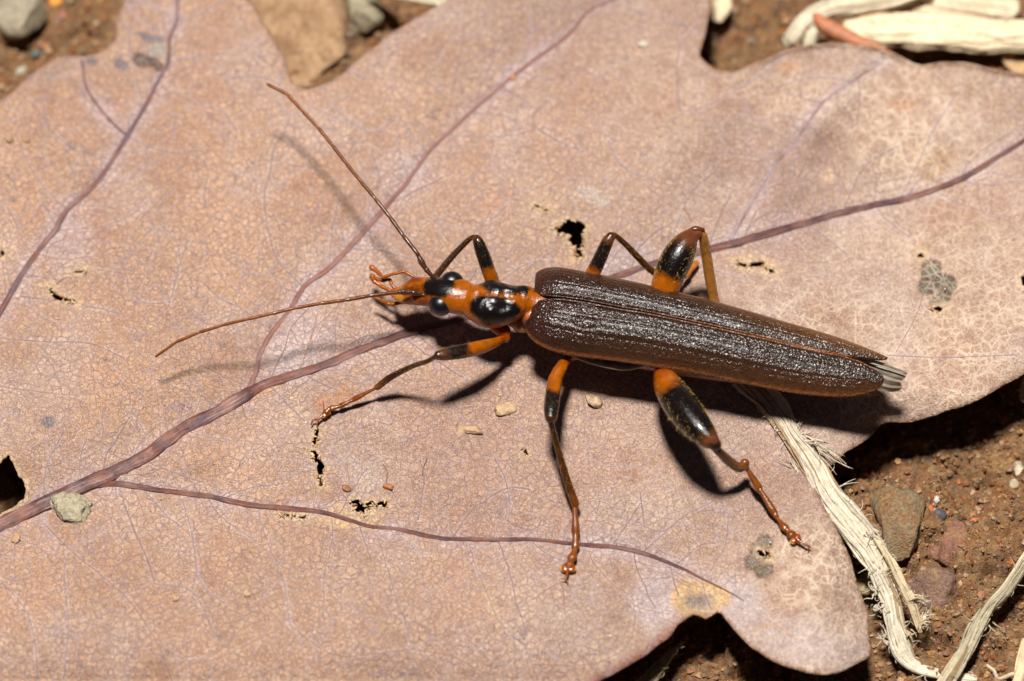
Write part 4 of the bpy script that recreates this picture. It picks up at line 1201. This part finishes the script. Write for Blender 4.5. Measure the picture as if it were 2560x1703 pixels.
def antenna(path, base_pts):
    r = resamp(path, 11)
    pts = [tuple(p) for p in base_pts] + [tuple(p) for p in r]
    x0 = base_pts[0][0]
    cf = lambda u, v: (np.array([.05, .018, .010]) * (1 - min(1, abs(u - x0) / 330)) + np.array([.20, .055, .008]) * min(1, abs(u - x0) / 330))
    return segs("antenna", pts, cf, beetle)


antenna([(985, 732, 1.95, .040), (900, 743, 2.0, .040), (860, 751, 2.0, .038), (767, 764, 2.05, .036), (694, 781, 2.1, .034), (585, 806, 1.9, .031), (512, 826, 1.7, .031), (439, 856, 1.5, .031), (406, 876, 1.38, .033), (390, 891, 1.3, .026)],
        [(1066, 743, 1.78, .05), (1056, 736, 1.85, .042), (1030, 731, 1.9, .055), (1003, 729, 1.93, .065), (996, 731, 1.94, .045)])
antenna([(1043, 633, 2.15, .046), (1007, 588, 2.2, .042), (960, 523, 2.25, .040), (923, 479, 2.3, .038), (860, 402, 2.3, .038), (804, 329, 2.3, .037), (749, 270, 2.3, .036), (716, 234, 2.3, .036), (694, 216, 2.3, .038), (680, 209, 2.3, .040), (669, 211, 2.28, .032)],
        [(1088, 697, 1.85, .05), (1078, 688, 1.95, .045), (1064, 672, 2.0, .055), (1052, 652, 2.08, .065), (1047, 641, 2.12, .045)])
OG = np.array([.30, .075, .006]); OGD = np.array([.30, .085, .015])
segs("palp", [(1034, 692, 1.5, .05), (1011, 679, 1.5, .045), (983, 685, 1.45, .045), (957, 694, 1.35, .05), (944, 679, 1.3, .06), (928, 668, 1.25, .085)], OG, head)
segs("palp", [(1012, 755, 1.2, .04), (1004, 757, 1.1, .05), (975, 761, 1.0, .065), (952, 750, .95, .06), (932, 741, .95, .035)], OG * .8, head)
segs("palp", [(1000, 727, 1.25, .05), (978, 728, 1.15, .06), (950, 714, 1.1, .06), (934, 702, 1.1, .07), (930, 690, 1.12, .09)], OG, head)
segs("palp", [(992, 728, 1.2, .04), (980, 712, 1.2, .05), (974, 698, 1.2, .05), (955, 702, 1.18, .055), (940, 696, 1.15, .05)], OG * .9, head)
V, F = sweep([(1004, 726, 1.35, .1, .05), (992, 732, 1.28, .17, .06), (982, 735, 1.2, .1, .04)], 14, 10)
link("mouthpart", mesh_np("mouthpart", V, F, cols=np.tile(OG * 1.2, (len(V), 1))), M_leg, head)

# wing cases
FO = [(1332, 727), (1333, 705), (1340, 688), (1352, 678), (1370, 672), (1396, 671), (1427, 676), (1466, 683), (1523, 694), (1587, 708), (1651, 723), (1714, 738), (1778, 754), (1842, 772), (1901, 789), (1968, 809), (2035, 828), (2102, 849), (2155, 869), (2196, 886), (2217, 896)]
FI = [(1338, 731), (1350, 739), (1367, 743), (1396, 745), (1459, 753), (1555, 771), (1619, 782), (1714, 802), (1807, 822), (1914, 846), (2021, 872), (2090, 887), (2129, 894), (2169, 898), (2200, 900), (2216, 897)]
NI = [(1338, 757), (1350, 752), (1367, 749), (1396, 748), (1459, 756), (1555, 774), (1619, 784), (1714, 804), (1807, 824), (1914, 848), (2021, 874), (2090, 887), (2125, 896), (2155, 907), (2182, 921), (2201, 935), (2208, 946)]
NO = [(1320, 812), (1319, 826), (1325, 839), (1341, 855), (1370, 871), (1405, 881), (1437, 888), (1523, 898), (1587, 907), (1650, 917), (1700, 924), (1767, 937), (1834, 951), (1941, 972), (2021, 984), (2102, 989), (2139, 986), (2169, 979), (2190, 971), (2204, 959), (2208, 947)]


def elytron(inner, outer, near):
    n, m = 150, 46
    def byq(P):
        P = catmull(np.array(P, float), 400)
        q = P[:, 0] + .24 * P[:, 1]
        q = np.maximum.accumulate(q + np.arange(len(q)) * 1e-4)
        return P, (q - q[0]) / (q[-1] - q[0])
    Pi, qi = byq(inner); Po, qo = byq(outer)
    s = np.linspace(0, 1, n)
    s = np.where(s < .5, .5 * (2 * s) ** 1.5, 1 - .5 * (2 * (1 - s)) ** 1.5)
    Iu = np.interp(s, qi, Pi[:, 0]); Iv = np.interp(s, qi, Pi[:, 1])
    Ou = np.interp(s, qo, Po[:, 0]); Ov = np.interp(s, qo, Po[:, 1])
    hS = np.interp(s, [0, .02, .06, .3, .6, .9, 1], [2.12, 2.22, 2.32, 2.42, 2.30, 1.98, 1.82])
    wid = np.hypot(Iu - Ou, Iv - Ov) / 100
    drop = np.minimum(np.interp(s, [0, .03, .1, .3, .7, .9, 1], [.22, .40, .55, .56, .50, .34, .12]), wid * (.62 if not near else .5))
    A = U(Iu, Iv, hS); B = U(Ou, Ov, hS - drop)
    c = np.linspace(0, 1, m)
    X = A[:, None] * (1 - c)[None, :, None] + B[:, None] * c[None, :, None]
    bulge = drop[:, None] * (c[None] - c[None] ** 2.4)
    endf = np.clip(s / .05, 0, 1) ** .5 * np.clip((1 - s) / .06, 0, 1) ** .5
    bulge = bulge * (.45 + .55 * endf[:, None])
    # extra roundness of the shoulder and of each case
    bulge = bulge + .07 * np.sin(c * math.pi)[None] * endf[:, None]
    S_ = s[:, None]
    rid = 0
    for k, (c0, c1, amp, wd) in enumerate([(.10, .12, .008, .030), (.30, .26, .012, .030), (.37, .33, -.014, .016), (.60, .58, .014, .030), (.67, .65, -.012, .016), (.82, .84, .012, .024)]):
        cc = c0 + (c1 - c0) * S_ + .02 * np.sin(S_ * 7 + k)
        rid = rid + 1.25 * amp * np.exp(-((c[None] - cc) / wd) ** 2) * np.clip(S_ * 14, 0, 1) * np.clip((1 - S_) * 6, 0, 1)
    rim = .035 * np.exp(-((c[None]) / .025) ** 2) - .04 * np.exp(-((c[None] - .05) / .025) ** 2) * np.clip(S_ * 14, 0, 1)
    wr = .022 * (fbm(S_ * 13 + c[None] * 1.2, c[None] * 6 + (3 if near else 0), 3, 12) - .5) * np.sin(c * math.pi)[None]
    lift = bulge + (rid + wr) * endf[:, None] + rim * np.minimum(1, endf[:, None])
    if near:   # a small closed blister near the shoulder
        d_ = np.sqrt(((S_ - .155) / .035) ** 2 + ((c[None] - .46) / .10) ** 2)
        lift = lift + .02 * np.clip(1.2 - d_, 0, 1) - .035 * np.exp(-((d_ - 1.1) / .14) ** 2)
    X[..., 2] += lift
    # side wall turned under
    lo = X[:, -1].copy(); lo[:, 2] -= .12 * endf; lo += (A - B) * .05
    X = np.concatenate([X, lo[:, None]], 1); m2 = m + 1
    V = X.reshape(-1, 3)
    idx = np.arange(n * m2).reshape(n, m2)
    F = np.stack([idx[:-1, :-1], idx[1:, :-1], idx[1:, 1:], idx[:-1, 1:]], -1).reshape(-1, 4)
    if not near: F = F[:, ::-1].copy()
    cc = np.concatenate([c, [1.05]])[None] * np.ones((n, 1)); ss = S_ * np.ones((1, m2))
    base = np.array([.026, .0125, .0065]); fr = np.array([.085, .030, .010]); org = np.array([.32, .10, .022]); red = np.array([.030, .009, .005])
    k1 = np.clip((cc - .45) / .55, 0, 1)[..., None] * (.25 + .75 * ss[..., None]); k2 = np.exp(-((1.0 - cc) / .035) ** 2)[..., None]
    C_ = base * (1 - k1) + fr * k1
    fs = np.clip(1 - ss * 3.2, 0, 1)[..., None]; C_ = C_ * (1 - fs) + red * fs
    if not near:  # light caught by the far case's hairs, painted in as a golden tone
        k3 = np.clip((ss - .45) / .5, 0, 1)[..., None] * np.clip(cc * 1.4, 0, 1)[..., None]
        C_ = C_ * (1 - .55 * k3) + np.array([.20, .080, .018]) * .55 * k3
    C_ = C_ * (1 - k2 * .8) + org * k2 * .8
    ks = np.exp(-(cc / .02) ** 2)[..., None] * np.clip(ss * 1.5, 0, 1)[..., None]
    C_ = C_ * (1 - ks * .6) + org * ks * .6
    o = link("wing_case", mesh_np("wing_case", V, F, cols=C_.reshape(-1, 3)), M_ely, beetle)
    sm = o.modifiers.new("thickness", 'SOLIDIFY'); sm.thickness = .035; sm.offset = -1
    return o, X


e1, X1 = elytron(FI, FO, False)
e2, X2 = elytron(NI, NO, True)
# setae along the near margin
hb = MB(); rs = np.random.RandomState(5)
for X in (X1, X2):
    for k in range(150):
        i = rs.randint(8, 149)
        p = X[i, -2]; q = X[i, -2] - X[i, -4]; q = q / (np.linalg.norm(q) + 1e-6) + rs.normal(size=3) * .5 + np.array([.5, 0, .1])
        q /= np.linalg.norm(q); ln = .03 + .05 * rs.rand()
        V, F = sweep3(np.array([p, p + q * ln * .5, p + q * ln + np.array([.01, 0, 0])]), np.array([.005, .004, .002]), np.array([.005, .004, .002]), 4, True, 0, 0, False)
        hb.add(V, F, (.45, .25, .10))
hb_o = hb.build("bristle", M_leg, beetle); hb_o["kind"] = "stuff"

# folded hind wing tips at the tail, and the pale fold at the flank
mb = MB()
tp = catmull(np.array([(2105, 888, 1.72), (2150, 896, 1.72), (2196, 903, 1.68), (2235, 918, 1.62), (2267, 932, 1.55)], float), 40)
bt = catmull(np.array([(2105, 960, 1.15), (2150, 972, 1.12), (2192, 974, 1.10), (2222, 980, 1.05), (2246, 978, 1.00)], float), 40)
mm = 36; cc_ = np.linspace(0, 1, mm)
G_ = tp[:, None] * (1 - cc_)[None, :, None] + bt[:, None] * cc_[None, :, None]
endj = 3 * (fbm(cc_ * 9, cc_ * 0, 3, 6) - .5) * 2 + 3 * np.sin(cc_ * 9)
G_[..., 0] += endj[None] * np.linspace(0, 1, 40)[:, None] ** 3
fold = .035 * np.abs(((cc_ * 3.6) % 1) - .5) * 2 + .005 * np.sin(cc_ * 40)
G_[..., 2] += fold[None] + .06 * np.sin(cc_ * math.pi)[None]
idx = np.arange(40 * mm).reshape(40, mm)
mb.add(U(G_[..., 0], G_[..., 1], G_[..., 2]).reshape(-1, 3), np.stack([idx[:-1, :-1], idx[1:, :-1], idx[1:, 1:], idx[:-1, 1:]], -1).reshape(-1, 4).tolist(), (.3, .3, .3))
for q_ in ([(2150, 900, 1.76), (2205, 916, 1.72), (2262, 934, 1.62)],):
    V, F = sweep([(a, b, h, .02, .016) for a, b, h in q_], 8, 16, dome=False)
    mb.add(V, F, (.3, .3, .3))
mb.build("hind_wing", M_wing, beetle)
V, F = sweep([(1420, 885, 1.55, .03, .03), (1470, 897, 1.52, .12, .06), (1530, 908, 1.48, .17, .07), (1570, 911, 1.46, .17, .06), (1620, 906, 1.5, .1, .05), (1650, 905, 1.55, .04, .03)], 16, 26)
link("hind_wing", mesh_np("hind_wing", V, F, cols=np.tile((.3, .2, .14), (len(V), 1))), simple_mat("pale_fold", (.36, .27, .20), rough=.35, var=.3, noise_scale=6, bump=.5, bump_scale=10, coat=.3), beetle)


# legs
def bandc(p0, p1, stops):
    """colours along the line p0-p1"""
    p0 = np.array(p0, float); p1 = np.array(p1, float); d = p1 - p0; L2 = d @ d
    def f(u, v, V):
        t = ((u - p0[0]) * d[0] + (v - p0[1]) * d[1]) / L2 + (fbm(u / 7, v / 7, 2, 3) - .5) * .10
        xs = [s_[0] for s_ in stops]
        return np.stack([np.interp(t, xs, [s_[1][k] for s_ in stops]) for k in range(3)], 1)
    return f


def ground(rows):
    q = np.array(rows, float)
    q[:, 2] += hleaf(q[:, 0], q[:, 1]) * np.clip(1.15 - q[:, 2], 0, 1)
    return q


brs = np.random.RandomState(8)


def leg(rows_femur, fcol, rows_tibia, tcol, tarsus, coxa=None, lobe=None, claws=None, tarcol=None):
    fem = limb("leg", rows_femur, fcol, beetle, 20, 44)
    if coxa is not None: limb("coxa", coxa, flatc(ORD * 1.1), fem, 14, 18)
    limb("tibia", ground(rows_tibia), tcol, fem, 12, 30)
    bm_ = MB()
    for rows in (rows_femur, ground(rows_tibia)):
        rr = catmull(np.array(rows, float), 50); CC = U(rr[:, 0], rr[:, 1], rr[:, 2])
        Td = np.gradient(CC, axis=0); Td /= np.linalg.norm(Td, axis=1)[:, None] + 1e-9
        for k in range(110):
            i = brs.randint(0, 50); d = brs.normal(size=3); d -= Td[i] * (d @ Td[i]); d /= np.linalg.norm(d)
            p = CC[i] + d * rr[i, 3] * .95; q = d * .55 + Td[i] * 1.1 + brs.normal(size=3) * .15; q /= np.linalg.norm(q)
            ln = .035 + .045 * brs.rand()
            V, F = sweep3(np.array([p, p + q * ln * .5, p + q * ln]), np.array([.005, .004, .002]), np.array([.005, .004, .002]), 4, True, 0, 0, False)
            bm_.add(V, F, (.30, .15, .03))
    bm_.build("bristle", M_leg, fem)["kind"] = "stuff"
    if tarsus is not None:
        tc_ = tarcol if tarcol is not None else np.array([.19, .048, .005])
        mb = MB(); pts = ground(tarsus)
        for a, b in zip(pts[:-1], pts[1:]):
            rows = [(*a[:3], a[3] * .8, a[3] * .7), (*(a[:3] * .7 + b[:3] * .3), a[3] * .85, a[3] * .7), (*(a[:3] * .2 + b[:3] * .8), b[3] * 1.2, b[3] * .8), (*b[:3], b[3] * 1.0, b[3] * .6)]
            V, F = sweep(rows, 10, 10); mb.add(V, F, tc_)
        if lobe:
            lu, lv, lh, lr, du_, dv_ = lobe
            lh = float(ground([(lu, lv, lh)])[0, 2])
            for sg in (-1, 1):
                V = I3[0] * np.array([lr * 1.15, lr * 1.25, lr * .42]) + U(lu + sg * du_ * .72, lv + sg * dv_ * .72, lh)
                mb.add(V, I3[1], (.27, .042, .003))
                V = I2[0] * np.array([lr * 1.12, lr * 1.2, lr * .3]) + U(lu + sg * du_, lv + sg * dv_ + 1.5, lh - lr * .3)
                mb.add(V, I2[1], (.75, .45, .06))
        if claws:
            for cl in claws:
                V, F = sweep([(c0, c1, c2, c3 * 1.1, c3 * 1.1) for c0, c1, c2, c3 in ground(cl)], 8, 12); mb.add(V, F, (.20, .05, .012))
        mb.build("tarsus", M_leg, fem)
    return fem


TB = np.array([.055, .017, .004]); TO = np.array([.16, .042, .005]); TD = np.array([.022, .008, .003])
# near front leg
leg([(1262, 842, 1.35, .10, .10), (1245, 853, 1.45, .11, .10), (1210, 866, 1.72, .165, .15), (1160, 878, 2.0, .185, .16), (1115, 886, 2.15, .16, .14), (1096, 889, 2.2, .12, .12)],
    bandc((1255, 850), (1095, 889), [(0, ORD), (.1, ORG), (.45, ORG), (.56, BLK * 1.3), (.80, BLK * 2), (.92, BRN), (1, TB)]),
    [(1092, 889, 2.18, .06, .06), (1071, 902, 2.0, .06, .06), (1033, 915, 1.6, .065, .065), (995, 933, 1.2, .08, .075), (969, 948, .95, .09, .08), (944, 968, .68, .085, .08)],
    bandc((1092, 889), (944, 968), [(0, TB), (.8, TD * 1.4), (1, TO)]),
    [(944, 968, .66, .05), (880, 1001, .33, .06), (849, 1016, .24, .06), (824, 1022, .22, .07), (813, 1032, .2, .07)],
    coxa=[(1240, 815, 1.5, .18, .16), (1258, 828, 1.42, .19, .17), (1264, 845, 1.34, .13, .12)], lobe=(815, 1034, .18, .065, 5, -3),
    claws=[[(812, 1034, .18, .03), (797, 1047, .18, .03), (783, 1050, .2, .022), (778, 1062, .14, .014)], [(800, 1045, .18, .025), (792, 1058, .18, .02), (795, 1070, .12, .012)], [(810, 1026, .26, .012), (808, 1004, .38, .008)]])
# near middle leg
leg([(1424, 890, 1.35, .10, .10), (1412, 905, 1.42, .13, .12), (1390, 944, 1.62, .175, .155), (1382, 985, 1.78, .185, .165), (1378, 1022, 1.86, .185, .16), (1377, 1044, 1.88, .15, .14)],
    bandc((1424, 890), (1377, 1048), [(0, ORD), (.15, ORG), (.52, ORG), (.62, BLK * 1.5), (.92, BLK * 2.5), (1, TB)]),
    [(1376, 1052, 1.84, .085, .08), (1380, 1067, 1.7, .075, .075), (1396, 1127, 1.25, .08, .08), (1417, 1200, .72, .10, .095), (1438, 1260, .38, .11, .10)],
    bandc((1376, 1052), (1438, 1260), [(0, TD), (.3, TB), (.85, TB * 1.2), (1, TO)]),
    [(1437, 1264, .36, .08), (1439, 1336, .24, .085), (1438, 1372, .2, .085), (1428, 1400, .18, .10), (1422, 1416, .18, .11)],
    coxa=[(1455, 878, 1.5, .2, .18), (1440, 885, 1.42, .16, .15), (1424, 892, 1.36, .11, .1)], lobe=(1421, 1420, .16, .095, 9, 0),
    claws=[[(1420, 1422, .17, .035), (1416, 1443, .17, .03), (1413, 1449, .16, .02)], [(1415, 1447, .16, .02), (1402, 1448, .14, .012)], [(1415, 1447, .16, .02), (1420, 1458, .12, .012)]])
# near hind leg, swollen femur
leg([(1655, 918, 1.5, .12, .12), (1657, 936, 1.58, .24, .22), (1668, 960, 1.72, .35, .33), (1688, 995, 1.92, .40, .38), (1714, 1031, 2.06, .415, .39), (1744, 1068, 2.16, .37, .35), (1770, 1095, 2.2, .27, .26), (1788, 1112, 2.2, .16, .16)],
    bandc((1655, 925), (1795, 1118), [(0, ORD), (.08, ORG), (.15, ORG * .95), (.23, BLK), (.78, BLK), (.86, BRN * .9), (.9, np.array([.16, .045, .014])), (.97, BLK * 2)]),
    [(1786, 1118, 2.12, .10, .10), (1800, 1132, 1.9, .11, .11), (1822, 1152, 1.5, .125, .12), (1845, 1168, 1.1, .13, .12), (1860, 1164, .95, .12, .12), (1862, 1158, 1.0, .12, .12)],
    bandc((1786, 1118), (1865, 1160), [(0, TD * 1.4), (.5, TB * 1.2), (1, TO)]),
    [(1864, 1166, .9, .075), (1900, 1224, .55, .085), (1937, 1284, .27, .085), (1942, 1294, .24, .06), (1966, 1324, .2, .09), (1982, 1340, .18, .11)],
    coxa=[(1632, 905, 1.45, .22, .2), (1650, 912, 1.48, .2, .18), (1656, 925, 1.5, .18, .16)], lobe=(1989, 1346, .16, .075, 6, -5),
    claws=[[(1992, 1348, .18, .035), (2012, 1362, .18, .03), (2022, 1366, .16, .022), (2020, 1376, .12, .012)], [(2012, 1362, .17, .022), (2024, 1366, .16, .018), (2027, 1370, .12, .01)], [(1985, 1350, .14, .015), (1998, 1360, .12, .01)]])
# far front leg
leg([(1236, 716, 1.6, .16, .14), (1231, 703, 1.72, .18, .15), (1220, 673, 2.0, .172, .15), (1207, 636, 2.28, .17, .15), (1196, 606, 2.45, .14, .13), (1192, 598, 2.47, .11, .11)],
    bandc((1233, 708), (1192, 597), [(0, ORG), (.28, ORG), (.38, BLK * 1.5), (.9, BLK * 2), (1, TB)]),
    [(1190, 593, 2.46, .06, .06), (1182, 593, 2.4, .06, .06), (1168, 603, 2.25, .07, .07), (1145, 626, 1.9, .08, .075), (1123, 650, 1.5, .088, .08), (1094, 686, .95, .09, .08), (1080, 702, .7, .085, .08)],
    flatc(TB), [(1080, 702, .68, .06), (1062, 722, .4, .06), (1050, 735, .3, .07), (1040, 742, .28, .07)])
# far middle leg
leg([(1474, 700, 1.7, .18, .16), (1482, 684, 1.85, .185, .16), (1502, 642, 2.15, .17, .15), (1518, 606, 2.38, .15, .14), (1527, 592, 2.45, .12, .12)],
    bandc((1480, 692), (1528, 590), [(0, ORG), (.12, ORG), (.24, BLK * 1.6), (.75, BLK * 1.6), (.92, BRN * 1.4), (1, TB)]),
    [(1530, 587, 2.45, .065, .065), (1540, 590, 2.38, .065, .065), (1565, 612, 2.1, .075, .07), (1593, 641, 1.75, .085, .08), (1625, 673, 1.35, .09, .085), (1680, 712, .8, .08, .08)],
    flatc(TB * 1.1), [(1680, 712, .78, .06), (1700, 700, .5, .07), (1722, 682, .35, .07), (1742, 655, .2, .07)], tarcol=np.array([.42, .13, .02]))
# far hind leg
leg([(1654, 742, 1.9, .30, .28), (1662, 722, 1.98, .36, .34), (1676, 682, 2.2, .39, .37), (1694, 644, 2.38, .40, .38), (1712, 612, 2.5, .33, .31), (1728, 592, 2.56, .22, .2), (1744, 583, 2.58, .14, .13)],
    bandc((1662, 730), (1735, 585), [(0, ORG), (.18, ORG), (.27, BLK), (.72, BLK), (.85, BRN), (1, np.array([.15, .04, .014]))]),
    [(1748, 580, 2.56, .12, .10), (1757, 590, 2.46, .12, .11), (1762, 615, 2.2, .13, .12), (1767, 645, 1.9, .135, .12), (1774, 690, 1.5, .135, .12), (1784, 745, 1.0, .13, .12), (1790, 770, .8, .12, .11)],
    flatc(np.array([.30, .12, .022])), [(1790, 770, .78, .07), (1800, 800, .4, .07), (1806, 815, .3, .08), (1810, 825, .28, .08)])
# knee flange of the far hind leg
V, F = sweep([(1722, 580, 2.62, .05, .08), (1738, 574, 2.66, .09, .10), (1757, 576, 2.62, .05, .10)], 12, 12)
link("knee_flange", mesh_np("knee_flange", V, F, cols=np.tile((.11, .03, .012), (len(V), 1))), M_leg, beetle)
# gold hairs on the swollen femora
hb = MB()
for (rows, cntk) in ((([1668, 960, 1.72, .35], [1688, 995, 1.92, .42], [1714, 1031, 2.06, .44], [1744, 1068, 2.16, .39], [1770, 1095, 2.2, .27]), 420), (([1662, 722, 1.98, .36], [1676, 682, 2.2, .39], [1694, 644, 2.38, .40], [1712, 612, 2.5, .33]), 380)):
    rr = catmull(np.array(rows, float), 60); CC = U(rr[:, 0], rr[:, 1], rr[:, 2])
    Td = np.gradient(CC, axis=0); Td /= np.linalg.norm(Td, axis=1)[:, None]
    for k in range(cntk):
        i = rs.randint(0, 60); d = rs.normal(size=3); d -= Td[i] * (d @ Td[i]); d /= np.linalg.norm(d)
        if d[2] > .75: continue
        p = CC[i] + d * rr[i, 3] * .95
        q = d * .6 + Td[i] * 1.2 + rs.normal(size=3) * .2; q /= np.linalg.norm(q)
        ln = .05 + .05 * rs.rand()
        V, F = sweep3(np.array([p, p + q * ln * .5, p + q * ln]), np.array([.005, .004, .002]), np.array([.005, .004, .002]), 4, True, 0, 0, False)
        hb.add(V, F, (.55, .34, .08))
o = hb.build("golden_hair", M_leg, beetle); o["kind"] = "stuff"
